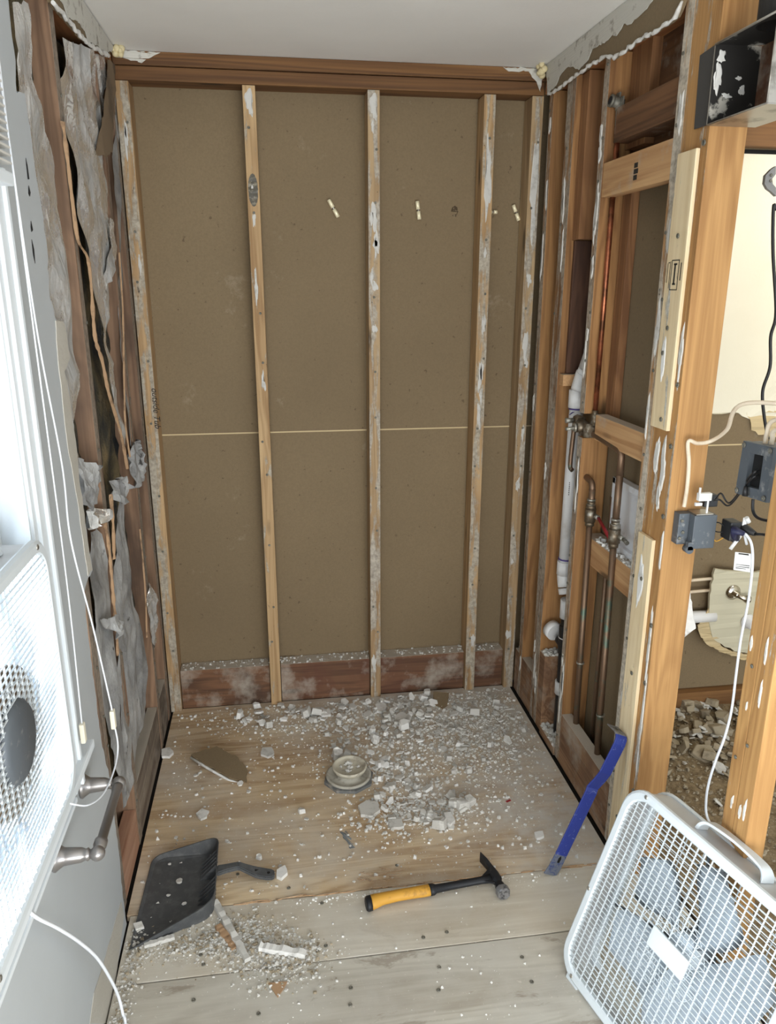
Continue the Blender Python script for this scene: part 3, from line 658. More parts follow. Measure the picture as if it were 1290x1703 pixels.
# closet framing
lumber('sill_board', (0.72, -0.300, -0.008), (2.59, YF - 0.001, 0.088), 'plate', 'low sill board along the foot of the closet wall', 'board')
lumber('closet_header', (0.686, YF - 0.045, 2.082), (2.59, YF - 0.007, 2.20), 'plate', 'horizontal header above the cream closet wall', 'header')
lumber('wall_block', (1.120, YF - 0.06, 0.09), (1.150, YF - 0.001, 0.50), 'dark_ply', 'dark upright board at the left of the closet wall', 'board')

# left wall studs
def lstud(y0, y1, lab, seed, z0=0.0, z1=2.272):
    o = lumber('exterior_stud', (-0.922, y0, z0), (XL, y1, z1), 'stud_l', lab, 'stud')
    rnd = random.Random(seed)
    add_screws(o, [(XL + 0.0005, rnd.uniform(y0 + 0.008, y1 - 0.008), z0 + (z1 - z0) * (k + rnd.uniform(0.2, 0.8)) / 8) for k in range(8)], (1, 0, 0))
    return o
lstud(-0.062, -0.016, 'thin stud of the left wall beside the back corner gap', 1)
lstud(-0.268, -0.228, 'second stud of the left wall, orange where the foil has slipped', 2)
lstud(-0.765, -0.722, 'wide reddish stud between the two big foil sheets', 3)
lstud(-1.045, -0.992, 'stud at the broken edge of the painted drywall', 4, 0.0, 1.1)
lumber('top_plate', (-0.922, -1.3, 2.276), (XL - 0.001, -0.003, 2.356), 'plate_y', 'top plate of the left wall above the insulation', 'top plate')
lumber('bottom_board', (-0.868, -0.7215, 0.0), (XL - 0.002, -0.269, 0.185), 'block_l', 'grey damp board at the foot of the left wall, middle bay', 'board')
lumber('bottom_board', (-0.868, -0.2275, 0.0), (XL - 0.002, -0.063, 0.185), 'block_l', 'grey damp board at the foot of the left wall by the corner', 'board')
lumber('bottom_board', (-0.868, -0.9915, 0.0), (XL - 0.002, -0.766, 0.13), 'pinkish', 'pinkish board at the foot of the left wall behind the dustpan', 'board')

# handwriting on the left corner stud
cs = [o for o in COL.objects if o.get('label', '').startswith('crusty corner stud')][0]
tc = bpy.data.curves.new('handwriting', 'FONT'); tc.body = 'outside Tub'; tc.size = 0.030; tc.extrude = 0.0004; tc.shear = 0.3
to = bpy.data.objects.new('handwriting', tc); COL.objects.link(to)
dg = bpy.context.evaluated_depsgraph_get(); me = bpy.data.meshes.new_from_object(to.evaluated_get(dg))
bpy.data.objects.remove(to)
me.materials.clear(); me.materials.append(M['ink'])
to = bpy.data.objects.new('handwriting', me); COL.objects.link(to)
to.matrix_world = Matrix.Translation((-0.7965, -0.0012, 1.30)) @ Matrix.Rotation(PI / 2, 4, 'X') @ Matrix.Rotation(-PI / 2, 4, 'Z')
mw = to.matrix_world.copy(); to.parent = cs; to.matrix_parent_inverse = Matrix.Translation(cs.location).inverted(); to.matrix_basis = mw

# ================================================================== INSULATION
def sheet(pts, amp=0.012, grid=0.009, seed=0, thick=0.0015, xo=0.0, freq=16):
    """crumpled sheet lying in the wall plane, outline given as (x,y,z) points"""
    pts = jag([Vector(p) for p in pts], 0.004, 0.02, seed)
    x0 = pts[0].x + xo
    ys = [p.y for p in pts]; zs = [p.z for p in pts]
    rnd = random.Random(seed)
    verts = [Vector((p.y, p.z)) for p in pts]; n = len(verts)
    y = min(ys)
    while y < max(ys):
        z = min(zs)
        while z < max(zs):
            verts.append(Vector((y + rnd.uniform(-.4, .4) * grid, z + rnd.uniform(-.4, .4) * grid))); z += grid
        y += grid
    vo, eo, fo, _, _, _ = delaunay_2d_cdt(verts, [], [list(range(n))], 1, 1e-5)
    bm = bm_new(); vv = []
    for v in vo:
        q = Vector((v.x * 1.0, v.y * 0.55, seed * 3.1))
        a = noise.noise(q * freq) * 0.5 + noise.noise(q * freq * 0.4) * 0.9
        r = abs(noise.noise(q * freq * 0.8 + Vector((9, 2, 1)))) * 1.4
        vv.append(bm.verts.new((x0 + amp * (a - r + 0.3), v.x, v.y)))
    for f in fo:
        try: bm.faces.new([vv[i] for i in f])
        except ValueError: pass
    for i, f in enumerate(bm.faces): f.smooth = False
    return bm

def ribbon(bm, pts, w, seed=0):
    """narrow curled paper flange"""
    rnd = random.Random(seed); P = smooth_path(pts, 6); prev = None
    for i, p in enumerate(P):
        a = rnd.uniform(-0.3, 0.3) + 0.5
        d = Vector((math.sin(a), math.cos(a), 0)) * w * (0.62 + 0.18 * noise.noise(Vector((i * 0.37, seed, 0))))
        cur = (bm.verts.new(p - d * 0.5), bm.verts.new(p + Vector((0.003, 0, 0))), bm.verts.new(p + d * 0.5))
        if prev:
            bm.faces.new((prev[0], prev[1], cur[1], cur[0])); bm.faces.new((prev[1], prev[2], cur[2], cur[1]))
        prev = cur

def fibre(y0, y1, z0, z1, seed, x=-0.872):
    bm = bm_new(); ny = max(4, int((y1 - y0) / 0.025)); nz = int((z1 - z0) / 0.03)
    g = [[bm.verts.new((x + 0.022 * noise.noise(Vector((j * 0.5, k * 0.22, seed))) + 0.01 * noise.noise(Vector((j * 1.7, k * 1.1, seed + 5))) - (0.03 if j in (0, ny) or k in (0, nz) else 0), y0 + (y1 - y0) * j / ny, z0 + (z1 - z0) * k / nz)) for k in range(nz + 1)] for j in range(ny + 1)]
    bk = [[bm.verts.new((-0.922, y0 + (y1 - y0) * j / ny, z0 + (z1 - z0) * k / nz)) for k in (0, nz)] for j in (0, ny)]
    for j in range(ny):
        for k in range(nz):
            f = bm.faces.new((g[j][k], g[j + 1][k], g[j + 1][k + 1], g[j][k + 1])); f.smooth = True
    bm.faces.new([g[0][k] for k in range(nz + 1)] + [bk[0][1], bk[0][0]])
    bm.faces.new([g[ny][k] for k in range(nz + 1)] + [bk[1][1], bk[1][0]])
    bm.faces.new([g[j][0] for j in range(ny + 1)] + [bk[1][0], bk[0][0]])
    bm.faces.new([g[j][nz] for j in range(ny + 1)] + [bk[1][1], bk[0][1]])
    return bm

t = thing('insulation_batt', (-0.87, -0.90, 0.0), 'foil-faced batt between the reddish stud and the broken drywall edge', 'insulation')
obj('fibreglass', fibre(-0.990, -0.768, 0.19, 2.27, 1), 'fibre', t)
obj('foil_facing', sheet([(-0.834,-1.042,2.166),(-0.834,-0.919,2.204),(-0.834,-0.955,2.133),(-0.834,-0.969,2.053),(-0.834,-0.943,1.981),(-0.834,-0.889,1.916),(-0.834,-0.87,1.797),(-0.834,-0.887,1.68),(-0.834,-0.888,1.586),(-0.834,-0.878,1.475),(-0.834,-0.879,1.361),(-0.834,-0.903,1.247),(-0.834,-0.966,1.203),(-0.834,-0.992,1.295),(-0.834,-0.997,1.433),(-0.834,-1.023,1.54),(-0.834,-1.06,1.641),(-0.834,-1.057,1.782),(-0.834,-1.055,1.905),(-0.834,-1.077,1.987),(-0.834,-1.074,2.06)], 0.016, 0.010, 3), 'foil', t, fix=False)
obj('foil_facing', sheet([(-0.826,-0.943,1.068),(-0.826,-0.868,1.055),(-0.826,-0.799,1.016),(-0.826,-0.783,0.939),(-0.826,-0.801,0.824),(-0.826,-0.834,0.696),(-0.826,-0.831,0.603),(-0.826,-0.857,0.487),(-0.826,-0.892,0.337),(-0.826,-0.879,0.239),(-0.826,-0.933,0.26),(-0.826,-0.949,0.378),(-0.826,-0.973,0.523),(-0.826,-0.994,0.659),(-0.826,-1.015,0.787),(-0.826,-0.99,0.905),(-0.826,-0.979,0.995)], 0.012, 0.010, 4), 'foil_dusty', t, fix=False)
obj('torn_foil_flap', sheet([(-0.822,-0.978,1.263),(-0.822,-0.883,1.228),(-0.822,-0.774,1.195),(-0.822,-0.765,1.152),(-0.822,-0.831,1.124),(-0.822,-0.948,1.123),(-0.822,-0.984,1.151),(-0.822,-0.992,1.209)], 0.03, 0.009, 5, freq=30), 'foil_dusty', t, fix=False)
obj('torn_foil_flap', sheet([(-0.822,-0.986,1.134),(-0.822,-0.873,1.112),(-0.822,-0.761,1.068),(-0.822,-0.795,1.048),(-0.822,-0.927,1.07),(-0.822,-0.993,1.094)], 0.035, 0.008, 6, freq=34), 'foil', t, fix=False)
bm = bm_new()
ribbon(bm, [(-0.824,-0.793,1.047),(-0.824,-0.776,0.988),(-0.824,-0.779,0.903),(-0.824,-0.789,0.819),(-0.824,-0.792,0.748),(-0.824,-0.809,0.666)], 0.020, 1)
obj('kraft_flange', bm, 'kraft', t, fix=False)

t = thing('insulation_batt', (-0.87, -0.50, 0.0), 'foil-faced batt in the middle bay, torn open with bright foil near the ceiling', 'insulation')
obj('fibreglass', fibre(-0.718, -0.272, 0.19, 2.27, 2), 'fibre', t)
obj('foil_facing', sheet([(-0.828,-0.671,2.209),(-0.828,-0.509,2.239),(-0.828,-0.345,2.268),(-0.828,-0.109,2.304),(-0.828,-0.145,2.252),(-0.828,-0.224,2.162),(-0.828,-0.309,2.06),(-0.828,-0.358,1.994),(-0.828,-0.321,1.939),(-0.828,-0.292,1.877),(-0.828,-0.256,1.86),(-0.828,-0.291,1.827),(-0.828,-0.362,1.739),(-0.828,-0.423,1.655),(-0.828,-0.473,1.539),(-0.828,-0.474,1.438),(-0.828,-0.457,1.331),(-0.828,-0.43,1.218),(-0.828,-0.419,1.164),(-0.828,-0.491,1.23),(-0.828,-0.544,1.335),(-0.828,-0.593,1.465),(-0.828,-0.62,1.562),(-0.828,-0.632,1.684),(-0.828,-0.664,1.756),(-0.828,-0.688,1.839),(-0.828,-0.703,1.96),(-0.828,-0.743,2.018),(-0.828,-0.741,2.081)], 0.020, 0.010, 7), 'foil', t, fix=False)
obj('foil_tongue', sheet([(-0.815,-0.363,1.835),(-0.815,-0.307,1.822),(-0.815,-0.304,1.758),(-0.815,-0.34,1.706),(-0.815,-0.428,1.658),(-0.815,-0.496,1.626),(-0.815,-0.506,1.655),(-0.815,-0.439,1.736)], 0.012, 0.008, 8, freq=26), 'foil', t, fix=False)
obj('kraft_flap', sheet([(-0.816,-0.149,2.294),(-0.816,0.026,2.321),(-0.816,-0.062,2.23),(-0.816,-0.163,2.126),(-0.816,-0.22,2.034),(-0.816,-0.335,1.998),(-0.816,-0.433,1.994),(-0.816,-0.374,2.064),(-0.816,-0.273,2.168)], 0.008, 0.014, 9, freq=8), 'kraft_dark', t, fix=False)
obj('foil_facing', sheet([(-0.824,-0.629,1.061),(-0.824,-0.562,1.032),(-0.824,-0.565,0.917),(-0.824,-0.557,0.799),(-0.824,-0.528,0.677),(-0.824,-0.454,0.517),(-0.824,-0.439,0.411),(-0.824,-0.497,0.332),(-0.824,-0.603,0.298),(-0.824,-0.693,0.26),(-0.824,-0.797,0.228),(-0.824,-0.884,0.232),(-0.824,-0.886,0.352),(-0.824,-0.845,0.48),(-0.824,-0.805,0.607),(-0.824,-0.771,0.739),(-0.824,-0.738,0.869),(-0.824,-0.697,0.979)], 0.014, 0.010, 10), 'foil_dusty', t, fix=False)
obj('torn_foil_flap', sheet([(-0.818,-0.669,1.128),(-0.818,-0.527,1.107),(-0.818,-0.465,1.054),(-0.818,-0.559,1.045),(-0.818,-0.64,1.05),(-0.818,-0.706,1.089)], 0.03, 0.008, 11, freq=34), 'foil_dusty', t, fix=False)
obj('torn_foil_flap', sheet([(-0.814,-0.95,0.837),(-0.814,-0.829,0.797),(-0.814,-0.783,0.753),(-0.814,-0.795,0.731),(-0.814,-0.854,0.734),(-0.814,-0.889,0.775),(-0.814,-0.946,0.816)], 0.02, 0.008, 12, freq=30), 'foil_dusty', t, fix=False)
bm = bm_new()
ribbon(bm, [(-0.822,-0.783,2.008),(-0.822,-0.774,1.933),(-0.822,-0.771,1.845),(-0.822,-0.756,1.752),(-0.822,-0.673,1.713),(-0.822,-0.668,1.639),(-0.822,-0.684,1.549),(-0.822,-0.678,1.503),(-0.822,-0.629,1.452),(-0.822,-0.593,1.367),(-0.822,-0.529,1.289),(-0.822,-0.47,1.207),(-0.822,-0.434,1.107)], 0.020, 2)
ribbon(bm, [(-0.822,-0.698,1.098),(-0.822,-0.706,1.017),(-0.822,-0.738,0.923)], 0.02, 5)
obj('kraft_flange', bm, 'kraft', t, fix=False)

t = thing('insulation_batt', (-0.87, -0.15, 0.0), 'narrow foil-faced batt in the bay beside the back corner', 'insulation')
obj('fibreglass', fibre(-0.224, -0.066, 0.19, 2.27, 3), 'fibre', t)
obj('foil_facing', sheet([(-0.832,0.032,2.301),(-0.832,0.113,2.321),(-0.832,-0.082,1.968),(-0.832,-0.177,1.692),(-0.832,-0.23,1.415),(-0.832,-0.267,1.227),(-0.832,-0.264,1.108),(-0.832,-0.325,1.16),(-0.832,-0.308,1.348),(-0.832,-0.265,1.602),(-0.832,-0.145,1.96)], 0.010, 0.012, 13), 'foil_dusty', t, fix=False)
obj('torn_foil_flap', sheet([(-0.826,-0.318,1.158),(-0.826,-0.16,1.147),(-0.826,-0.156,1.063),(-0.826,-0.188,1.007),(-0.826,-0.287,1.007),(-0.826,-0.336,1.044),(-0.826,-0.375,1.093)], 0.03, 0.009, 14, freq=30), 'foil_dusty', t, fix=False)
obj('foil_strip', sheet([(-0.826,-0.231,0.654),(-0.826,-0.197,0.567),(-0.826,-0.17,0.461),(-0.826,-0.169,0.412),(-0.826,-0.238,0.398),(-0.826,-0.284,0.468),(-0.826,-0.297,0.587)], 0.02, 0.008, 15, freq=30), 'foil', t, fix=False)
bm = bm_new()
ribbon(bm, [(-0.822,-0.235,1.744),(-0.822,-0.269,1.566),(-0.822,-0.343,1.389),(-0.822,-0.398,1.249),(-0.822,-0.378,1.132)], 0.012, 3)
ribbon(bm, [(-0.822,-0.334,0.881),(-0.822,-0.332,0.754),(-0.822,-0.351,0.632),(-0.822,-0.39,0.518)], 0.010, 4)
obj('kraft_flange', bm, 'kraft', t, fix=False)

# ================================================================== TOGGLE ANCHORS
for (x, z, ang, L, lab) in ((-0.134, 1.909, -30, 0.066, 'bright toggle anchor left of the centre stud, tilted'),
                            (0.171, 1.907, -8, 0.062, 'bright toggle anchor right of the centre stud, nearly upright'),
                            (0.447, 1.905, 88, 0.032, 'stubby toggle anchor pointing sideways from the stud'),
                            (0.535, 1.904, -24, 0.058, 'bright toggle anchor in the narrow right bay')):
    t = thing('toggle_anchor', (x, 0.085, z), lab, 'anchor')
    d = Vector((-math.sin(math.radians(-ang)) * -1, 0, math.cos(math.radians(ang))))
    d = Vector((math.sin(math.radians(ang)), 0, math.cos(math.radians(ang))))
    c = Vector((x, 0.080, z)); bm = bm_new()
    for s in (-1, 1):
        tube(bm, [c + d * s * 0.003, c + d * s * L / 2], 0.0072, 8)
    obj('wing', bm, 'brass', t)
    bm = bm_new(); tube(bm, [c + Vector((0, -0.006, 0)), c + Vector((0, 0.012, 0))], 0.0022, 8); obj('bolt', bm, 'steel', t)

# ================================================================== PIPES
def path_obj(name, pts, r, mat, parent, smooth=0, seg=14):
    bm = bm_new(); tube(bm, smooth_path(pts, smooth) if smooth else pts, r, seg); return obj(name, bm, mat, parent)
def elbow(c, a, b, rad, n=6):
    """points of a rounded corner at c coming from a going to b"""
    c, a, b = Vector(c), Vector(a), Vector(b); p = c + (a - c).normalized() * rad; q = c + (b - c).normalized() * rad
    return [p * (1 - t) ** 2 + c * 2 * t * (1 - t) + q * t * t for t in [k / n for k in range(n + 1)]]

t = thing('waste_pipe', (0.637, -0.38, 0.0), 'white plastic waste pipe running down beside the tub plumbing into a black section', 'pipe')
A = [(0.660, -0.445, 1.50), (0.645, -0.385, 1.36), (0.637, -0.368, 1.29), (0.637, -0.368, 0.70), (0.640, -0.375, 0.64), (0.645, -0.405, 0.555)]
path_obj('upper_pipe', elbow(A[1], A[0], A[2], 0.03), 0.024, 'pvc', t)
path_obj('upper_pipe', [A[0], (0.648, -0.397, 1.39)], 0.0235, 'pvc', t)
path_obj('main_pipe', [(0.637, -0.368, 1.30), (0.637, -0.368, 0.70)], 0.0240, 'pvc', t)
for P_, r_ in (([(0.637, -0.368, 1.255), (0.637, -0.368, 1.315)], 0.0285), ([(0.637, -0.368, 0.655), (0.637, -0.368, 0.705)], 0.0285),
               (elbow((0.637, -0.368, 0.64), (0.637, -0.368, 0.7), (0.645, -0.40, 0.56), 0.03), 0.027),
               (elbow((0.642, -0.380, 1.345), (0.637, -0.368, 1.29), (0.655, -0.42, 1.44), 0.03), 0.0275),
               ([(0.641, -0.385, 0.61), (0.643, -0.393, 0.59)], 0.030), ([(0.645, -0.400, 0.57), (0.645, -0.402, 0.50)], 0.027)):
    bm = bm_new(); tube(bm, P_, r_, 18); obj('coupling', bm, 'pvc', t)
bm = bm_new()
for z in (1.249, 0.712): tube(bm, [(0.637, -0.368, z), (0.637, -0.368, z + 0.005)], 0.0262, 20)
tube(bm, [(0.6375, -0.369, 1.236), (0.6365, -0.367, 1.239)], 0.0247, 20)
obj('primer_ring', bm, 'purple', t)
path_obj('black_pipe', [(0.645, -0.402, 0.50), (0.645, -0.402, -0.01)], 0.0215, 'abs', t)
bm = bm_new(); tube(bm, [(0.645, -0.402, 0.47), (0.645, -0.402, 0.36)], 0.0255, 18); tube(bm, elbow((0.645, -0.402, 0.40), (0.645, -0.402, 0.2), (0.620, -0.31, 0.42), 0.03) , 0.024, 16); obj('black_tee', bm, 'abs', t)
bm = bm_new(); tube(bm, [(0.628, -0.345, 0.415), (0.620, -0.315, 0.42)], 0.034, 18); obj('cleanout_cap', bm, 'pvc', t)
bm = bm_new(); tube(bm, [(0.645, -0.402, 0.245), (0.645, -0.402, 0.195)], 0.0265, 18); tube(bm, [(0.645, -0.402, 0.425), (0.645, -0.402, 0.421)], 0.0262, 18); obj('white_band', bm, 'pvc', t)
bm = bm_new(); rnd = random.Random(3)
for k in range(7):
    z = 0.955 + 0.007 * k; w = rnd.uniform(0.002, 0.006); box(bm, (0.6225, -0.3885 + 0.0, z), (0.6235 + w * 0.3, -0.3860 + w * 0.4, z + 0.004))
obj('printing', bm, 'ink', t)

t = thing('shower_riser', (0.622, -0.556, 1.22), 'bright copper riser going up to the shower elbow in the right wall', 'pipe')
path_obj('riser', [(0.622, -0.556, 1.235), (0.622, -0.560, 2.085)], 0.0078, 'copper', t)
bm = bm_new(); tube(bm, [(0.622, -0.560, 2.08), (0.622, -0.560, 2.125)], 0.0105, 14); tube(bm, [(0.626, -0.560, 2.135), (0.596, -0.560, 2.142)], 0.014, 16); tube(bm, [(0.600, -0.560, 2.141), (0.592, -0.560, 2.143)], 0.0165, 16)
tube(bm, [(0.622, -0.560, 2.12), (0.622, -0.560, 2.145)], 0.013, 14)
box(bm, (0.618, -0.562, 2.145), (0.622, -0.530, 2.165)); box(bm, (0.618, -0.585, 2.118), (0.622, -0.555, 2.150)); obj('shower_elbow', bm, 'zinc', t)
bm = bm_new(); tube(bm, [(0.592, -0.560, 2.143), (0.5905, -0.560, 2.1433)], 0.011, 14); obj('elbow_opening', bm, 'hole', t)
bm = bm_new(); tube(bm, [(0.622, -0.556, 1.228), (0.622, -0.556, 1.262)], 0.0120, 8); tube(bm, [(0.622, -0.556, 1.258), (0.622, -0.556, 1.275)], 0.0092, 12); obj('union_nut', bm, 'brass_dark', t)

t = thing('tub_valve', (0.612, -0.545, 1.205), 'tarnished brass tub valve body between the pipes and the cut stud', 'valve')
bm = bm_new()
tube(bm, [(0.615, -0.570, 1.205), (0.615, -0.450, 1.225)], 0.0150, 16)
tube(bm, [(0.612, -0.545, 1.19), (0.612, -0.545, 1.232)], 0.0180, 16)
tube(bm, [(0.622, -0.505, 1.215), (0.585, -0.505, 1.213)], 0.0165, 8)
tube(bm, [(0.615, -0.470, 1.225), (0.612, -0.440, 1.226)], 0.0190, 8)
obj('valve_body', bm, 'brass_dark', t)
bm = bm_new(); tube(bm, [(0.590, -0.505, 1.213), (0.548, -0.512, 1.210)], 0.0055, 10); tube(bm, [(0.595, -0.448, 1.226), (0.570, -0.448, 1.226)], 0.0085, 10); tube(bm, [(0.583, -0.505, 1.213), (0.576, -0.505, 1.213)], 0.014, 14); obj('stem', bm, 'solder', t)
bm = bm_new(); tube(bm, [(0.612, -0.442, 1.226)] + elbow((0.612, -0.425, 1.224), (0.612, -0.442, 1.226), (0.606, -0.425, 1.15), 0.014) + [(0.604, -0.430, 1.10)] + elbow((0.603, -0.432, 1.06), (0.604, -0.430, 1.10), (0.610, -0.45, 1.055), 0.012), 0.0075, 12); obj('bypass_tube', bm, 'copper_old', t)
bm = bm_new(); tube(bm, elbow((0.612, -0.470, 1.195), (0.612, -0.56, 1.190), (0.612, -0.44, 1.25), 0.03), 0.010, 12); obj('lower_casting', bm, 'brass_dark', t)

def riser(name, label, xy, zt, zb, zv, mat, extra, handle, ring_z):
    t = thing(name, (xy[0], xy[1], zb), label, 'pipe')
    bm = bm_new(); extra(bm); tube(bm, [(xy[0], xy[1], zt), (xy[0], xy[1], zv + 0.02)], 0.0105, 14); obj('upper_run', bm, mat, t)
    bm = bm_new(); tube(bm, [(xy[0], xy[1], zv - 0.02), (xy[0] + 0.006, xy[1] - 0.012, zb)], 0.0100, 14); obj('lower_run', bm, 'copper_old', t)
    bm = bm_new()
    for a, b_, r in ((0.034, 0.045, 0.0125), (0.020, 0.034, 0.0155), (-0.022, 0.020, 0.0185), (-0.036, -0.022, 0.0145)):
        tube(bm, [(xy[0], xy[1], zv + a), (xy[0], xy[1], zv + b_)], r, 8 if r > 0.017 else 16)
    obj('valve_body', bm, 'brass_dark', t)
    bm = bm_new()
    for z in (zv + 0.047, zv + 0.030, ring_z): tube(bm, [(xy[0] + (zv - z) * 0.008, xy[1] - max(0, zv - z) * 0.012, z), (xy[0] + (zv - z) * 0.008, xy[1] - max(0, zv - z) * 0.012, z + 0.006)], 0.0135, 14)
    tube(bm, [(xy[0] + 0.01, xy[1] - 0.012, zv), (xy[0] + 0.014, xy[1] - 0.032, zv - 0.002)], 0.008, 10)
    obj('solder_ring', bm, 'solder', t)
    bm = bm_new(); h0 = Vector((xy[0] + 0.014, xy[1] - 0.030, zv - 0.002))
    tube(bm, [h0, h0 + Vector(handle)], [0.005, 0.0065], 10); hd = obj('lever_handle', bm, 'darkred' if handle[2] < -0.01 else 'zinc', t)
    return t
def cross(bm):
    tube(bm, [(0.618, -0.565, 1.204)] + elbow((0.618, -0.772, 1.190), (0.618, -0.565, 1.204), (0.618, -0.772, 1.0), 0.022) + [(0.618, -0.772, 1.12)], 0.0108, 14)
riser('supply_pipe', 'right-hand tarnished supply pipe, elbowed from the tub valve down to the floor', (0.618, -0.772), 1.13, 0.01, 0.935, 'copper_old', cross, (0.0, -0.028, -0.004), 0.33)
def stub(bm):
    tube(bm, [(0.618, -0.520, 1.058), (0.618, -0.545, 1.056)] + elbow((0.618, -0.588, 1.050), (0.618, -0.545, 1.056), (0.618, -0.590, 0.98), 0.018) + [(0.618, -0.590, 1.02)], 0.0100, 14)
riser('supply_pipe', 'left-hand tarnished supply pipe coming out of the cut stud, red lever', (0.618, -0.590), 1.03, 0.01, 0.945, 'copper_old', stub, (0.0, -0.115, -0.045), 0.42)
t = thing('vent_pipe', (0.655, -0.640, 0.0), 'thin old grey pipe standing behind the left supply pipe', 'pipe')
path_obj('tube', [(0.660, -0.650, 1.02), (0.660, -0.655, 0.01)], 0.0075, 'copper_old', t)

# white access panel in the closet wallboard
t = thing('access_panel', (0.684, -0.79, 0.88), 'white plastic access panel with a torn hole, behind the copper pipes', 'panel')
bm = bm_new(); box(bm, (0.668, -0.905, 0.868), (0.684, -0.650, 1.085), 0.004); obj('panel', bm, 'panel', t)
bm = bm_new()
for z0, z1, y0, y1 in ((1.065, 1.085, -0.905, -0.65), (0.868, 0.888, -0.905, -0.65), (0.868, 1.085, -0.905, -0.885), (0.868, 1.085, -0.67, -0.65)): box(bm, (0.655, y0, z0), (0.669, y1, z1), 0.002)
obj('panel_frame', bm, 'panel', t)

# ================================================================== DUCT BOX
t = thing('duct_box', (0.635, -1.2, 1.98), 'open sheet-metal duct boot, black inside, high on the orange post', 'duct')
x0, x1, y0, y1, z0, z1 = 0.586, 0.690, -1.312, -1.101, 1.983, 2.137
B('end_plate', (x0, y1 - 0.003, z0), (x1, y1, z1), 'duct_black', t)
bm = bm_new(); box(bm, (x0, y0, z0 - 0.002), (x1 + 0.01, y1, z0)); obj('bottom_plate', bm, 'steel', t)
B('near_plate', (x0, y0 - 0.002, z0), (x1, y0, z1), 'steel', t)
B('back_plate', (x1, y0, z0), (x1 + 0.002, y1, z1), 'block_x', t)
bm = bm_new()      # top plate with a round hole and collar
cx, cy, R_ = 0.640, -1.235, 0.042
ring = [(cx + R_ * math.cos(k * PI / 16), cy + R_ * math.sin(k * PI / 16), z1) for k in range(32)]
def sq(k):
    a = k * PI / 16; c_, s_ = math.cos(a), math.sin(a); m = 1e9
    for lim, comp in ((x1 - cx, c_), (x0 - cx, c_), (y1 - cy, s_), (y0 - cy, s_)):
        if abs(comp) > 1e-6 and lim / comp > 0: m = min(m, lim / comp)
    return (cx + c_ * m, cy + s_ * m, z1)
rv = [bm.verts.new(p) for p in ring]; sv = [bm.verts.new(sq(k)) for k in range(32)]; cv = [bm.verts.new((p[0], p[1], z1 + 0.09)) for p in ring]
for k in range(32):
    j = (k + 1) % 32; bm.faces.new((rv[k], rv[j], sv[j], sv[k])); bm.faces.new((rv[k], cv[k], cv[j], rv[j]))
obj('top_plate_with_collar', bm, 'duct_black', t)
bm = bm_new(); prism(bm, [(0.592,-1.091,2.139),(0.592,-1.032,2.134),(0.592,-1.04,1.985),(0.592,-1.095,1.984)], (-0.002, 0, 0)); obj('flange', bm, 'duct_flange', t)
bm = bm_new(); tube(bm, [(x0, y1, z1), (x0, y1, z0), (x0, y0, z0), (x0, y0, z1)], 0.0018, 6); tube(bm, [(x0, y1, z1), (x0, y0, z1)], 0.0025, 6); obj('bright_edge', bm, 'steel', t)
for k, (x, z, w, h) in enumerate(((0.598, 2.075, 0.009, 0.026), (0.600, 2.115, 0.010, 0.012), (0.622, 2.040, 0.011, 0.005), (0.655, 2.052, 0.006, 0.011), (0.645, 2.075, 0.008, 0.004))):
    blob('Y-', (x, y1 - 0.003, z), w, h, 0.001, 400 + k, 'gypsum', t, 'plaster_smear')

# ================================================================== ELECTRICAL
t = thing('junction_box', (0.67, -1.13, 1.02), 'grey steel device box on the orange post, receptacle hanging out', 'electrical box')
bm = bm_new(); box(bm, (0.612, -1.128, 1.028), (0.640, -1.101, 1.108), 0.002); box(bm, (0.640, -1.150, 1.022), (0.700, -1.101, 1.108), 0.002); obj('box', bm, 'boxgrey', t)
bm = bm_new(); tube(bm, [(0.636, -1.152, 1.020), (0.636, -1.132, 1.020)], 0.010, 14); box(bm, (0.630, -1.152, 1.020), (0.644, -1.140, 1.04)); obj('ear', bm, 'boxgrey', t)
bm = bm_new(); box(bm, (0.645, -1.148, 1.108), (0.690, -1.105, 1.111), 0.001); obj('bracket', bm, 'steel', t)
for p in ((0.620, -1.1285, 1.09), (0.625, -1.1285, 1.06), (0.618, -1.1285, 1.045)): screw(t, p, (0, -1, 0))
t = thing('power_receptacle', (0.73, -1.17, 1.07), 'black receptacle dangling on wires right of the steel box', 'outlet')
bm = bm_new(); box(bm, (0.712, -1.190, 1.052), (0.742, -1.150, 1.100), 0.004); obj('outlet_body', bm, 'black', t)
bm = bm_new(); prism(bm, [(0.742, -1.192, 1.112), (0.752, -1.192, 1.106), (0.748, -1.192, 1.070), (0.722, -1.192, 1.030), (0.715, -1.192, 1.034), (0.740, -1.192, 1.075)], (0, 0.003, 0)); tube(bm, [(0.748, -1.192, 1.112), (0.756, -1.192, 1.10)], 0.006, 8); obj('mounting_strap', bm, 'label', t)
for i in range(3):
    bm = bm_new(); tube(bm, smooth_path([(0.700, -1.140, 1.085 - 0.02 * i), (0.706, -1.150, 1.088 - 0.024 * i), (0.716, -1.165, 1.08 - 0.012 * i)], 6), 0.0016, 6); obj('wire', bm, 'black' if i != 2 else 'yellow', t)
t = thing('switch_device', (0.655, -1.14, 1.13), 'old toggle switch hanging above the steel box, white and black', 'switch')
bm = bm_new(); box(bm, (0.655, -1.160, 1.132), (0.690, -1.135, 1.162), 0.003); obj('switch_body', bm, 'black', t)
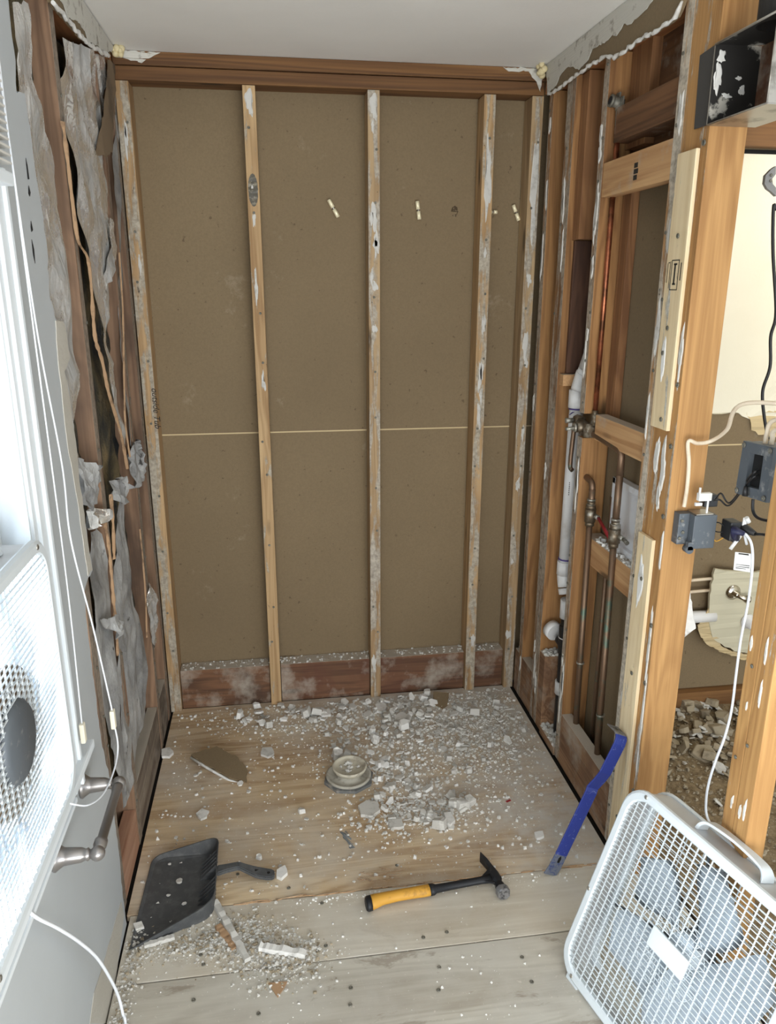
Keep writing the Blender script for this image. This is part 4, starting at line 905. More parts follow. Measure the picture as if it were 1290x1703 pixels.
bm = bm_new(); box(bm, (0.638, -1.162, 1.148), (0.672, -1.148, 1.168), 0.003); box(bm, (0.632, -1.160, 1.136), (0.650, -1.152, 1.144), 0.002); box(bm, (0.660, -1.163, 1.118), (0.664, -1.160, 1.165)); tube(bm, [(0.640, -1.158, 1.165), (0.640, -1.158, 1.182)], 0.003, 6); obj('switch_strap', bm, 'label', t)

t = thing('outlet_box', (0.64, -1.40, 1.16), 'large blue-grey box with a rectangular opening on the jamb stud', 'electrical box')
c4 = [Vector(p) for p in [(0.615,-1.339,1.333),(0.615,-1.441,1.339),(0.615,-1.442,1.225),(0.615,-1.334,1.217)]]
nrm = Vector((-1, 0, 0)); cc = sum(c4, Vector()) / 4
def q_(k, s, dx=0.0): return cc + (c4[k] - cc) * s + Vector((dx, 0, 0))
bm = bm_new()
o4 = [bm.verts.new(q_(k, 1.0)) for k in range(4)]
i4 = [bm.verts.new(cc + Vector((0, (c4[k].y - cc.y) * 0.45, (c4[k].z - cc.z) * 0.62))) for k in range(4)]
i5 = [bm.verts.new(v.co + Vector((0.012, 0, 0))) for v in i4]
b5 = [bm.verts.new(q_(k, 1.0, 0.012)) for k in range(4)]
for k in range(4):
    j = (k + 1) % 4
    bm.faces.new((o4[k], o4[j], i4[j], i4[k])); bm.faces.new((i4[k], i4[j], i5[j], i5[k])); bm.faces.new((o4[k], b5[k], b5[j], o4[j]))
obj('plaster_ring', bm, 'boxgrey', t)
bm = bm_new(); prism(bm, [tuple(q_(k, 0.97, 0.012)) for k in range(4)], (0.045, 0, 0)); obj('box', bm, 'boxgrey', t)
bm = bm_new(); prism(bm, [tuple(v) for v in [cc + Vector((0.0112, (c4[k].y - cc.y) * 0.45, (c4[k].z - cc.z) * 0.62)) for k in range(4)]], (0.0004, 0, 0)); obj('opening', bm, 'hole', t)
for k in range(4): screw(t, tuple(q_(k, 0.86, -0.0005)), (-1, 0, 0), sc=1.3)
for i in range(2):
    bm = bm_new()
    a = cc + Vector((-0.004, 0.005, -0.012 - 0.01 * i))
    P_ = [a + Vector((0.01, -0.012, 0.016)), a, Vector((0.672, -1.235, 1.165 - 0.006 * i)), Vector((0.668, -1.20, 1.178 - 0.016 * i)), Vector((0.676, -1.165, 1.150))]
    tube(bm, smooth_path(P_, 8), 0.0022, 7); obj('wire', bm, 'black', t)
bm = bm_new(); a = cc + Vector((-0.008, 0.008, -0.035)); tube(bm, [a, a + Vector((0, 0, -0.020))], [0.004, 0.0062], 8); obj('wire_nut', bm, 'black', t)

def cable(name, pts, r, mat, label, cat='cable', n=10):
    bm = bm_new(); P = smooth_path(pts, n); base = Vector(pts[-1])
    tube(bm, [p - base for p in P], r, 8); o = obj(name, bm, mat); o.location = base; return tag(o, label, cat)
PC = [(0.616,-1.13,1.288),(0.618,-1.13,1.23),(0.62,-1.13,1.177),(0.62,-1.13,1.122)]
cable('electrical_cable', [(0.78, -1.42, 1.45), (0.755, -1.36, 1.41), (0.661,-1.25,1.397), (0.675,-1.18,1.326), (0.67,-1.13,1.29), (0.636,-1.13,1.285), (0.616, -1.122, 1.288)] + [(0.626,-1.118,1.234), (0.629,-1.118,1.174), (0.627,-1.118,1.123)], 0.0048, 'cream_cable', 'cream cable bending across the orange post down into the steel box')
cable('electrical_cable', [(0.665, -1.435, 1.40), (0.64,-1.389,1.383), (0.64,-1.377,1.354), (0.64,-1.376,1.333)], 0.0048, 'cream_cable', 'short cream cable entering the top of the blue-grey box, left one')
cable('electrical_cable', [(0.670, -1.455, 1.385), (0.645,-1.397,1.366), (0.645,-1.39,1.346), (0.645,-1.389,1.331)], 0.0048, 'cream_cable', 'short cream cable entering the top of the blue-grey box, right one')
cable('extension_cord', [(1.10, -0.62, 1.86), (1.09,-0.62,1.867), (1.108,-0.62,1.743), (1.145,-0.62,1.571), (1.139,-0.62,1.5), (1.151,-0.62,1.409), (1.138,-0.62,1.335), (1.154,-0.62,1.259), (1.18,-0.62,1.182)], 0.0048, 'black', 'black cord hanging in wavy loops before the cream closet wall', 'cord')
cable('electrical_cable', [(0.66,-1.334,1.201), (0.66,-1.34,1.176), (0.66,-1.364,1.166), (0.66,-1.42,1.175)], 0.0035, 'black', 'dark cable below the blue-grey box going right', 'cable')
t = thing('plug_cord', (0.80, -1.25, 1.05), 'black plug pushed into the dangling receptacle, its cord running right', 'plug')
a = Vector((0.745, -1.175, 1.085)); b_ = (0.759,-1.22,1.079)
bm = bm_new(); tube(bm, [a, Vector(a).lerp(Vector(b_), 0.45), b_], [0.013, 0.012, 0.0055], 12); obj('plug_body', bm, 'black', t)
bm = bm_new(); tube(bm, [b_, (0.756,-1.25,1.088), (0.754,-1.3,1.098)], 0.0035, 8); obj('cord', bm, 'black', t)
t = thing('fan_power_cord', (0.74, -1.2, 0.4), 'white power cord hanging from the receptacle to the near box fan, with a paper tag', 'cord')
P_ = [(0.757, -1.195, 1.045), (0.738,-1.21,1.077), (0.752,-1.22,1.054), (0.763,-1.22,0.999), (0.766,-1.22,0.905), (0.761,-1.22,0.808), (0.762,-1.22,0.707), (0.764,-1.22,0.604), (0.749,-1.23,0.532), (0.726,-1.24,0.469), (0.709,-1.25,0.415), (0.701,-1.26,0.368), (0.7,-1.28,0.324), (0.66, -1.42, 0.36)]
bm = bm_new(); tube(bm, smooth_path(P_, 8), 0.0034, 8); obj('cord', bm, 'white_cord', t)
bm = bm_new(); tube(bm, [(0.735, -1.18, 1.055), (0.718,-1.2,1.084), (0.736,-1.21,1.077)], [0.012, 0.011, 0.006], 12); obj('plug_body', bm, plain('dark_blue_plug', rgb(36, 38, 70), 0.5), t)
bm = bm_new(); prism(bm, [(0.714,-1.218,1.035),(0.759,-1.218,1.028),(0.761,-1.218,0.98),(0.716,-1.218,0.989)], (0, 0.0008, 0)); tg = obj('paper_tag', bm, 'label', t); tg['label'] = 'small white printed tag'
bm = bm_new()
for i, (ya, yb) in enumerate(((924, 926), (929, 930), (932, 933), (935, 936), (940, 941), (943, 944))):
    pass
for seg_ in ([(0.723,-1.218,1.032),(0.75,-1.218,1.028),(0.751,-1.218,1.024),(0.723,-1.218,1.029)], [(0.719,-1.218,1.004),(0.757,-1.218,0.998),(0.757,-1.218,0.996),(0.72,-1.218,1.003)], [(0.72,-1.218,0.999),(0.757,-1.218,0.993),(0.757,-1.218,0.991),(0.72,-1.218,0.998)], [(0.721,-1.218,0.995),(0.748,-1.218,0.99),(0.748,-1.218,0.989),(0.721,-1.218,0.993)]):
    prism(bm, seg_, (0, -0.0002, 0))
obj('tag_print', bm, 'ink', tg, 'stuff')

# closet: surface-mounted hook on cream wall, wallboard remnant with valves
t = thing('wall_hook', (1.10, -0.64, 1.86), 'angled grey bracket with two screws holding the black cord, upper right', 'bracket')
bm = bm_new(); prism(bm, [(1.067,-0.64,1.974),(1.055,-0.64,1.966),(1.039,-0.64,1.949),(1.039,-0.64,1.928),(1.05,-0.64,1.914),(1.065,-0.64,1.906),(1.08,-0.64,1.895),(1.076,-0.64,1.918),(1.065,-0.64,1.927),(1.061,-0.64,1.941),(1.07,-0.64,1.953)], (0, 0.012, 0)); obj('bracket', bm, plain('grey_bracket', rgb(128, 128, 128), 0.5), t)
for p in [(1.055,-0.641,1.95),(1.056,-0.641,1.935)]: screw(t, p, (0, -1, 0), sc=1.0)
t = thing('wallboard_remnant', (1.25, -0.31, 0.32), 'greenish-grey piece of wallboard left around the closet shut-off valve', 'wallboard')
bm = bm_new(); prism(bm, jag([(1.256,-0.315,0.622),(1.384,-0.315,0.603),(1.472,-0.315,0.598),(1.528,-0.315,0.24),(1.409,-0.315,0.262),(1.341,-0.315,0.29),(1.285,-0.315,0.33),(1.264,-0.315,0.388),(1.248,-0.315,0.514)], 0.003, 0.02, 31), (0, 0.012, 0)); obj('board', bm, plain('sage_wall_paint', rgb(198, 192, 168), 0.7), t)
bm = bm_new(); prism(bm, jag([(1.256,-0.313,0.463),(1.286,-0.313,0.385),(1.296,-0.313,0.346),(1.329,-0.313,0.292),(1.397,-0.313,0.261),(1.478,-0.313,0.237),(1.441,-0.313,0.224),(1.333,-0.313,0.266),(1.264,-0.313,0.305),(1.235,-0.313,0.338),(1.215,-0.313,0.39)], 0.004, 0.01, 32), (0, 0.004, 0)); obj('torn_paper', bm, 'tape', t)
t = thing('shutoff_valve', (1.337,-0.33,0.52), 'chrome shut-off valve with round plate on the wallboard remnant', 'valve')
c = Vector((1.341,-0.316,0.522)); bm = bm_new(); lathe(bm, [(0, 0.0), (0.030, 0.0), (0.030, 0.003), (0.018, 0.010), (0.010, 0.012), (0.010, 0.035), (0, 0.036)], c, (0, -1, 0), 24); obj('escutcheon', bm, 'chrome', t)
bm = bm_new(); tube(bm, [c + Vector((-0.002, -0.03, 0.0)), c + Vector((0.022, -0.034, -0.012)), c + Vector((0.03, -0.036, -0.014))], [0.009, 0.009, 0.014], 12); tube(bm, [c + Vector((0.038, -0.035, -0.016)), c + Vector((0.045, -0.035, -0.018))], 0.017, 12); obj('valve_body', bm, 'chrome', t)
t = thing('drain_stub', (1.405,-0.33,0.398), 'white pipe stub with round collar, low on the wallboard remnant', 'pipe')
c = Vector((1.422,-0.316,0.395)); bm = bm_new(); lathe(bm, [(0, 0.0), (0.030, 0.0), (0.030, 0.004), (0.021, 0.008), (0.021, 0.05), (0.016, 0.05), (0.016, 0.02), (0, 0.02)], c, (0, -1, 0), 24); obj('collar', bm, 'pvc', t)
for k, (ya, yb, x_, r_) in enumerate(((962, 963, 1187, 0.006), (970, 972, 1187, 0.006), (1040, 1042, 1190, 0.024))):
    pa = Vector((1.126,-0.3,0.572)) if k == 0 else (Vector((1.132,-0.3,0.525)) if k == 1 else Vector((1.132,-0.3,0.42)))
    pb = Vector((1.266,-0.3,0.577)) if k == 0 else (Vector((1.267,-0.3,0.529)) if k == 1 else Vector((1.287,-0.3,0.42)))
    bm = bm_new(); tube(bm, [pa - pb, Vector((0, 0, 0))], r_, 12)
    o = obj('branch_pipe', bm, 'cream_cable' if k < 2 else 'pvc'); o.location = pb
    tag(o, ('upper thin branch pipe left of the wallboard remnant', 'lower thin branch pipe left of the wallboard remnant', 'thick pale drain branch left of the wallboard remnant')[k], 'pipe')
bm = bm_new(); P_ = jag([(0.73,-1,0.849),(0.744,-1,0.839),(0.764,-1,0.757),(0.775,-1,0.728),(0.744,-1,0.703)], 0.002, 0.01, 33); cb = sum(P_, Vector()) / len(P_)
prism(bm, [p - cb for p in P_], (0, 0.010, 0)); o = obj('wallboard_scrap', bm, 'gypsum'); o.location = cb; tag(o, 'white broken wallboard edge stuck to the back of the orange post', 'wallboard')

# ================================================================== BOX FANS
def box_fan(label, origin, e1, e2, n, phase, s=0.52, depth=0.105, badge=True):
    """origin = lower left front corner; e1 width, e2 height, n outward front"""
    t = bpy.data.objects.new('box_fan', None); COL.objects.link(t); t['_local'] = 1
    e1, e2, n = Vector(e1).normalized(), Vector(e2).normalized(), Vector(n).normalized()
    t.matrix_world = Matrix(((e1.x, e2.x, n.x, origin[0]), (e1.y, e2.y, n.y, origin[1]), (e1.z, e2.z, n.z, origin[2]), (0, 0, 0, 1)))
    tag(t, label, 'fan')
    def rr(m, r, z, k=7):
        out = []
        for cx, cy, a0 in ((s - m - r, s - m - r, 0), (m + r, s - m - r, 90), (m + r, m + r, 180), (s - m - r, m + r, 270)):
            for i in range(k + 1):
                a = math.radians(a0 + 90 * i / k); out.append(Vector((cx + r * math.cos(a), cy + r * math.sin(a), z)))
        return out
    def loft(loops, smooth=True):
        bm = bm_new(); L = [[bm.verts.new(p) for p in lp] for lp in loops]
        for A, B_ in zip(L, L[1:]):
            m = len(A)
            for i in range(m):
                f = bm.faces.new((A[i], A[(i + 1) % m], B_[(i + 1) % m], B_[i]))
        return bm
    R0 = 0.065
    bm = loft([rr(0.006, R0 - 0.004, -0.012), rr(0.006, R0 - 0.004, -depth + 0.012), rr(0.010, R0 - 0.004, -depth + 0.012), rr(0.010, R0 - 0.004, -0.012), rr(0.006, R0 - 0.004, -0.012)])
    obj('housing', bm, 'fan_metal', t, fix=True)
    bm = loft([rr(0.003, R0, -0.018), rr(0.0, R0, -0.012), rr(0.001, R0, -0.004), rr(0.006, R0 - 0.002, 0.0), rr(0.020, R0 - 0.014, 0.0), rr(0.024, R0 - 0.017, -0.004), rr(0.025, R0 - 0.017, -0.012), rr(0.003, R0, -0.018)])
    obj('front_bezel', bm, 'fan_white', t)
    bm = loft([rr(0.003, R0, -depth + 0.018), rr(0.0, R0, -depth + 0.012), rr(0.004, R0, -depth), rr(0.024, R0 - 0.017, -depth), rr(0.025, R0 - 0.017, -depth + 0.012), rr(0.003, R0, -depth + 0.018)])
    obj('rear_bezel', bm, 'fan_white', t)
    def grille(name, z, nv, nh, mat, tv, th_, rings):
        bm = bm_new(); lo, hi = 0.023, s - 0.023; rc = R0 - 0.016
        def span(q):      # clear length of a bar at coordinate q with rounded corners
            d = min(q - lo, hi - q)
            c = 0.0 if d >= rc else rc - math.sqrt(max(0, rc * rc - (rc - d) ** 2))
            return lo + c, hi - c
        for i in range(1, nv):
            x = lo + (hi - lo) * i / nv; a, b = span(x); box(bm, (x - tv, a, z - 0.004), (x + tv, b, z - 0.001))
        for i in range(1, nh):
            y = lo + (hi - lo) * i / nh; a, b = span(y); box(bm, (a, y - th_, z - 0.0025), (b, y + th_, z))
        c = Vector((s / 2, s / 2, 0))
        for r in rings:
            P = [c + Vector((r * math.cos(k * PI / 24), r * math.sin(k * PI / 24), z - 0.005)) for k in range(49)]
            tube(bm, P, 0.0008, 5, cap=False)
        for k in range(36 if rings else 0):
            a = k * PI / 18; tube(bm, [c + Vector((0.04 * math.cos(a), 0.04 * math.sin(a), z - 0.004)), c + Vector((0.095 * math.cos(a + 0.35), 0.095 * math.sin(a + 0.35), z - 0.004))], 0.0007, 4)
        return obj(name, bm, mat, t)
    grille('front_grille', -0.001, 23, 42, 'fan_white', 0.0011, 0.0008, (0.058, 0.092))
    grille('rear_grille', -depth + 0.006, 9, 24, 'fan_white', 0.0009, 0.0007, ())
    # centre badge
    if badge:
        bm = bm_new(); box(bm, (s / 2 - 0.052, s / 2 - 0.022, -0.004), (s / 2 + 0.052, s / 2 + 0.026, 0.003), 0.002); bd = obj('badge_plate', bm, 'fan_white', t)
        bm = bm_new(); box(bm, (s / 2 - 0.045, s / 2 - 0.017, 0.003), (s / 2 + 0.045, s / 2 + 0.021, 0.0036), 0.0003); x = obj('badge_inset', bm, 'fan_blade', bd)
    else:
        bm = bm_new(); lathe(bm, [(0.070, -0.010), (0.118, -0.012), (0.118, -0.020), (0.070, -0.018), (0.070, -0.010)], (s / 2, s / 2, 0), (0, 0, 1), 32); obj('motor_shroud', bm, 'kraft_dark', t)
        bm = bm_new(); lathe(bm, [(0, 0.006), (0.058, 0.005), (0.066, -0.002), (0.068, -0.016), (0, -0.016)], (s / 2, s / 2, 0), (0, 0, 1), 32); obj('motor_cap', bm, 'boxgrey', t)
    # rotor
    c = Vector((s / 2, s / 2, -0.055)); bm = bm_new()
    lathe(bm, [(0, 0.022), (0.030, 0.020), (0.040, 0.010), (0.042, -0.012), (0, -0.012)], c, (0, 0, 1), 28); rotor = obj('rotor', bm, 'fan_blade', t)
    for k in range(5):
        bm = bm_new(); a0 = phase + k * 2 * PI / 5; nr, na = 9, 8; g = []
        for i in range(nr):
            u = i / (nr - 1); r = 0.036 + (0.205 - 0.036) * u
            half = math.radians(19 + 15 * math.sin(min(1, u * 1.25) * PI * 0.62)) * (1.0 if u < 0.82 else math.sqrt(max(0.02, 1 - ((u - 0.82) / 0.185) ** 2)))
            row = []
            for j in range(na):
                v = j / (na - 1) * 2 - 1; aa = a0 + v * half + 0.30 * u
                row.append(bm.verts.new(c + Vector((r * math.cos(aa), r * math.sin(aa), -v * 0.024 * (0.6 + 0.5 * u) + 0.004 * math.cos(v * 1.5)))))
            g.append(row)
        for i in range(nr - 1):
            for j in range(na - 1):
                f = bm.faces.new((g[i][j], g[i + 1][j], g[i + 1][j + 1], g[i][j + 1])); f.smooth = True
        bmesh.ops.solidify(bm, geom=bm.faces[:], thickness=0.0022)
        obj('fan_blade', bm, 'fan_blade', rotor)
    bm = bm_new(); lathe(bm, [(0, 0.0), (0.045, -0.002), (0.048, -0.030), (0.03, -0.036), (0, -0.036)], c + Vector((0, 0, -0.014)), (0, 0, 1), 24)
    for a in (0.3, 0.3 + PI / 2, 0.3 + PI, 0.3 + PI * 1.5):
        d = Vector((math.cos(a), math.sin(a), 0)); tube(bm, [c + d * 0.03 + Vector((0, 0, -0.035)), c + d * 0.245 + Vector((0, 0, -0.038))], 0.004, 6)
    obj('motor', bm, 'boxgrey', t)
    # handle on the top edge, towards the back
    bm = bm_new(); zb = -depth * 0.52; y = s
    hx_ = s / 2 + 0.010; P = [Vector((hx_ - 0.088, y - 0.006, zb)), Vector((hx_ - 0.083, y + 0.010, zb)), Vector((hx_ - 0.064, y + 0.020, zb)), Vector((hx_, y + 0.024, zb)), Vector((hx_ + 0.064, y + 0.020, zb)), Vector((hx_ + 0.083, y + 0.010, zb)), Vector((hx_ + 0.088, y - 0.006, zb))]
    Q = smooth_path(P, 5); prev = None
    for i, p in enumerate(Q):
        tt = (Q[min(i + 1, len(Q) - 1)] - Q[max(i - 1, 0)]).normalized(); nn = Vector((-tt.y, tt.x, 0)); w = 0.013 + 0.009 * abs(i / (len(Q) - 1) - 0.5) * 2
        h = 0.0035
        cur = [bm.verts.new(p + nn * h + Vector((0, 0, w))), bm.verts.new(p + nn * h - Vector((0, 0, w))), bm.verts.new(p - nn * h - Vector((0, 0, w * 0.8))), bm.verts.new(p - nn * h + Vector((0, 0, w * 0.8)))]
        if prev:
            for a in range(4): bm.faces.new((prev[a], prev[(a + 1) % 4], cur[(a + 1) % 4], cur[a]))
        else: bm.faces.new(cur)
        prev = cur
    bm.faces.new(list(reversed(prev)))
    bmesh.ops.recalc_face_normals(bm, faces=bm.faces[:]); bmesh.ops.bevel(bm, geom=bm.edges[:], offset=0.0012, segments=1, affect='EDGES')
    obj('handle', bm, 'fan_white', t)
    for (x, y) in ((0.06, s - 0.012), (s - 0.06, s - 0.012), (0.008, s * 0.42), (0.06, 0.012)):
        bm = bm_new(); lathe(bm, [(0, 0.002), (0.002, 0.001), (0.003, 0.0022), (0.005, 0.001), (0.005, -0.002)], (x, y, 0.0), (0, 0, 1), 12); obj('bezel_screw', bm, 'steel', t)
    for x in (0.06, s - 0.06):
        bm = bm_new(); box(bm, (x - 0.022, -0.010, -depth + 0.01), (x + 0.022, 0.004, -0.008), 0.003); obj('foot', bm, 'fan_white', t)
    # speed knob beside the handle
    bm = bm_new(); lathe(bm, [(0, 0.016), (0.012, 0.015), (0.015, 0.0)], (s * 0.78, s - 0.004, -depth * 0.5), (0, 1, 0), 16); obj('speed_knob', bm, 'fan_white', t)
    return t
th = math.radians(20.5); hx = Vector((0.968, 0.247, 0)); e1 = Vector((0.247, -0.968, 0)); e2 = Vector((0, 0, 1)) * math.cos(th) + hx * math.sin(th)
box_fan('white box fan on the floor at lower right, leaning against the jamb stud', (0.278, -1.362, 0.012), e1, e2, e1.cross(e2), math.radians(66))
box_fan('white box fan standing in the bright window at left', (-0.775, -1.965, 0.712), (0, 1, 0), (0, 0, 1), (1, 0, 0), math.radians(60), badge=False)

# ================================================================== WINDOW DRESSING
t = thing('window_blind', (-0.80, -1.8, 1.86), 'raised slatted blind stacked above the window at the left edge', 'blind')
bm = bm_new(); box(bm, (-0.815, WY1 - 0.02, 2.025), (-0.765, -1.40, 2.065), 0.002); obj('headrail', bm, 'blind', t)
for k in range(16):
    bm = bm_new(); z = 1.832 + k * 0.0118; box(bm, (-0.812, WY1 - 0.01, z), (-0.765, -1.405, z + 0.0032)); obj('slat', bm, 'blind', t)
bm = bm_new(); box(bm, (-0.812, WY1 - 0.01, 1.800), (-0.765, -1.405, 1.820), 0.003); obj('bottom_rail', bm, 'trim_paint', t)
bm = bm_new(); box(bm, (-0.882, WY1 + 0.03, 1.262), (-0.872, WY0 - 0.02, 1.74)); o = obj('window_screen', bm, 'grey_shade', win)

def cord(name, pts, r, label, tassel_at, n=10):
    t = thing(name, tassel_at, label, 'cord')
    bm = bm_new(); tube(bm, smooth_path(pts, n), r, 7); obj('string', bm, 'white_cord', t)
    a = Vector(tassel_at); bm = bm_new(); box(bm, (a.x - 0.005, a.y - 0.008, a.z - 0.022), (a.x + 0.005, a.y + 0.008, a.z + 0.022), 0.003); obj('tassel', bm, 'tassel', t)
    return t
ca = Vector((-0.785,-1.35,0.762))
cord('blind_cord', [(-0.785, -1.335, 2.08), (-0.785, -1.335, 1.6), (-0.784, -1.333, 1.1), (ca.x, ca.y, ca.z + 0.02)], 0.0016, 'shorter blind cord ending in a tassel by the window sill', tuple(ca))
cb = Vector((-0.74,-1.28,0.747))
cord('blind_cord', [(-0.785, -1.345, 2.08), (-0.782, -1.33, 1.6), (-0.775, -1.30, 1.32), (-0.76,-1.357,1.181), (-0.75,-1.313,0.978), (cb.x, cb.y, cb.z + 0.02), tuple(cb), (-0.74,-1.265,0.671), (-0.74,-1.318,0.647), (-0.745,-1.404,0.65), (-0.755,-1.474,0.678), (-0.77,-1.507,0.705), (-0.79,-1.512,0.719)], 0.0018, 'longer white cord with a tassel, looping back towards the window fan', tuple(cb))
cable('fan_power_cord', [(-0.8,-1.74,0.7), (-0.795,-1.702,0.635), (-0.79,-1.632,0.542), (-0.785,-1.551,0.428), (-0.78,-1.474,0.307), (-0.775,-1.421,0.194), (-0.77,-1.394,0.112), (-0.765,-1.393,0.057), (-0.76,-1.403,0.021), (-0.72, -1.62, 0.01)], 0.0034, 'white_cord', 'white power cord curving down the grey wall below the window fan', 'cord')

# towel bar
t = thing('towel_bar', (-0.817, -1.42, 0.58), 'brushed nickel towel bar with flared posts on the grey wall', 'towel bar')
ends = []
for (y, z) in ((-1.519, 0.600), (-1.300, 0.600)):
    bm = bm_new(); lathe(bm, [(0, 0.0), (0.026, 0.0), (0.027, 0.004), (0.022, 0.010), (0.017, 0.018), (0.0165, 0.024), (0.014, 0.050), (0.0105, 0.058), (0.0125, 0.062), (0.0085, 0.066)], (-0.817, y, z), (1, 0, 0), 24)
    e = Vector((-0.738, y, z)); bmesh.ops.create_icosphere(bm, subdivisions=3, radius=0.0145, matrix=Matrix.Translation(e))
    tube(bm, [e - Vector((0.014, 0, 0)), e], 0.009, 14)
    for f in bm.faces: f.smooth = True
    obj('bar_post', bm, 'nickel', t); ends.append(e)
bm = bm_new(); d = (ends[1] - ends[0]).normalized()
tube(bm, [ends[0] + d * 0.008, ends[0] + d * 0.018, ends[0] + d * 0.022, ends[0] + d * 0.034, ends[0] + d * 0.036, ends[1] - d * 0.034, ends[1] - d * 0.022, ends[1] - d * 0.010], [0.010, 0.010, 0.013, 0.013, 0.0095, 0.0095, 0.012, 0.010], 18); obj('bar', bm, 'nickel', t)

# ================================================================== TOOLS
# pry bar
t = thing('pry_bar', (0.371, -1.073, 0.0), 'blue flat pry bar standing on the floor and leaning against the post', 'pry bar')
A0 = Vector((0.371, -1.075, 0.004)); T0 = Vector((0.560, -1.030, 0.425)); bdir = (T0 - A0); L = bdir.length; bdir.normalize()
wdir = Vector((0.86, 0.05, -0.45)); wdir = (wdir - bdir * wdir.dot(bdir)).normalized(); nd = wdir.cross(bdir).normalized()
if nd.y > 0: nd = -nd
prof = [(0.0, -0.006), (0.03, -0.001), (0.07, 0.0), (0.60 * L, 0.0), (0.63 * L, -0.003), (0.70 * L, 0.010), (0.76 * L, 0.018), (0.96 * L, 0.020), (0.995 * L, 0.017), (1.012 * L, 0.010), (1.018 * L, -0.002), (1.02 * L, -0.040)]
def flat_bar(prof, w0, w1, th=0.0055):
    bm = bm_new(); prev = None
    for i, (b, q) in enumerate(prof):
        a = prof[max(i - 1, 0)]; c = prof[min(i + 1, len(prof) - 1)]
        tg = Vector((c[0] - a[0], c[1] - a[1])).normalized(); nn = Vector((-tg.y, tg.x)) * th / 2
        w = w0 + (w1 - w0) * i / (len(prof) - 1)
        P = []
        for s_, m in ((-1, 1), (1, 1), (1, -1), (-1, -1)):
            bb = b + nn.x * m; qq = q + nn.y * m; P.append(bm.verts.new(A0 + bdir * bb + nd * qq + wdir * w * s_ / 2))
        if prev:
            for k in range(4): bm.faces.new((prev[k], prev[(k + 1) % 4], P[(k + 1) % 4], P[k]))
        else: bm.faces.new(P)
        prev = P
    bm.faces.new(list(reversed(prev)))
    bmesh.ops.recalc_face_normals(bm, faces=bm.faces[:]); bmesh.ops.bevel(bm, geom=bm.edges[:], offset=0.0012, segments=1, affect='EDGES')
    return bm
obj('bar', flat_bar(prof[2:10], 0.039, 0.038), 'blue', t)
lo_b = obj('worn_claw', flat_bar(prof[:3], 0.043, 0.039), 'blue_worn', t); lo_b['label'] = 'lower end worn to grey steel'
hk = obj('hook', flat_bar(prof[9:], 0.038, 0.040, 0.0035), 'worn_steel', t); hk['label'] = 'bare steel hooked tip'
bm = bm_new(); c = A0 + bdir * 0.055 + nd * 0.0032
prism(bm, [c - wdir * 0.0035 - bdir * 0.008, c + wdir * 0.0035 - bdir * 0.008, c + wdir * 0.0045 + bdir * 0.006, c + bdir * 0.014, c - wdir * 0.0045 + bdir * 0.006], nd * 0.0006); obj('nail_slot', bm, 'hole', lo_b)

# hammer, lying on its side
t = thing('hammer', (-0.02, -1.10, 0.0), 'drywall hammer with yellow grip and black shaft lying on the floor', 'hammer')
P0 = Vector((-0.172, -1.112, 0.022)); P1 = Vector((0.016, -1.096, 0.020)); P2 = Vector((0.190, -1.078, 0.022))
ax = (P2 - P0).normalized(); sd = Vector((-ax.y, ax.x, 0))
def ell(bm, stations, seg=16):
    rings = []
    for p, a, b in stations:
        rings.append([bm.verts.new(p + sd * a * math.cos(k * 2 * PI / seg) + Vector((0, 0, 1)) * b * math.sin(k * 2 * PI / seg)) for k in range(seg)])
    for A, B_ in zip(rings, rings[1:]):
        for k in range(seg): f = bm.faces.new((A[k], A[(k + 1) % seg], B_[(k + 1) % seg], B_[k])); f.smooth = True
    bm.faces.new(rings[0]); bm.faces.new(list(reversed(rings[-1])))
bm = bm_new(); ell(bm, [(P0 + ax * 0.010 - sd * 0.006, 0.0225, 0.017), (P0 + ax * 0.022 - sd * 0.004, 0.0215, 0.017), (P0 + ax * 0.045, 0.0175, 0.015), (P0 + ax * 0.09 + sd * 0.002, 0.0165, 0.014), (P0 + ax * 0.13 + sd * 0.001, 0.0165, 0.014), (P0 + ax * 0.165, 0.0180, 0.014), (P0 + ax * 0.186, 0.0175, 0.013)]); obj('grip', bm, 'yellow', t)
bm = bm_new(); ell(bm, [(P0 - ax * 0.004 - sd * 0.009, 0.018, 0.014), (P0 + ax * 0.001 - sd * 0.008, 0.0235, 0.0175), (P0 + ax * 0.012 - sd * 0.0065, 0.0232, 0.0176)]); obj('butt_cap', bm, 'tool_black', t)
bm = bm_new(); ell(bm, [(P0 + ax * 0.180, 0.0182, 0.0142), (P0 + ax * 0.192, 0.0178, 0.0138), (P0 + ax * 0.200, 0.0125, 0.011), (P0 + ax * 0.27, 0.0112, 0.0095), (P0 + ax * 0.335, 0.0112, 0.0095), (P0 + ax * 0.362, 0.015, 0.010)]); obj('shaft', bm, 'tool_black', t)
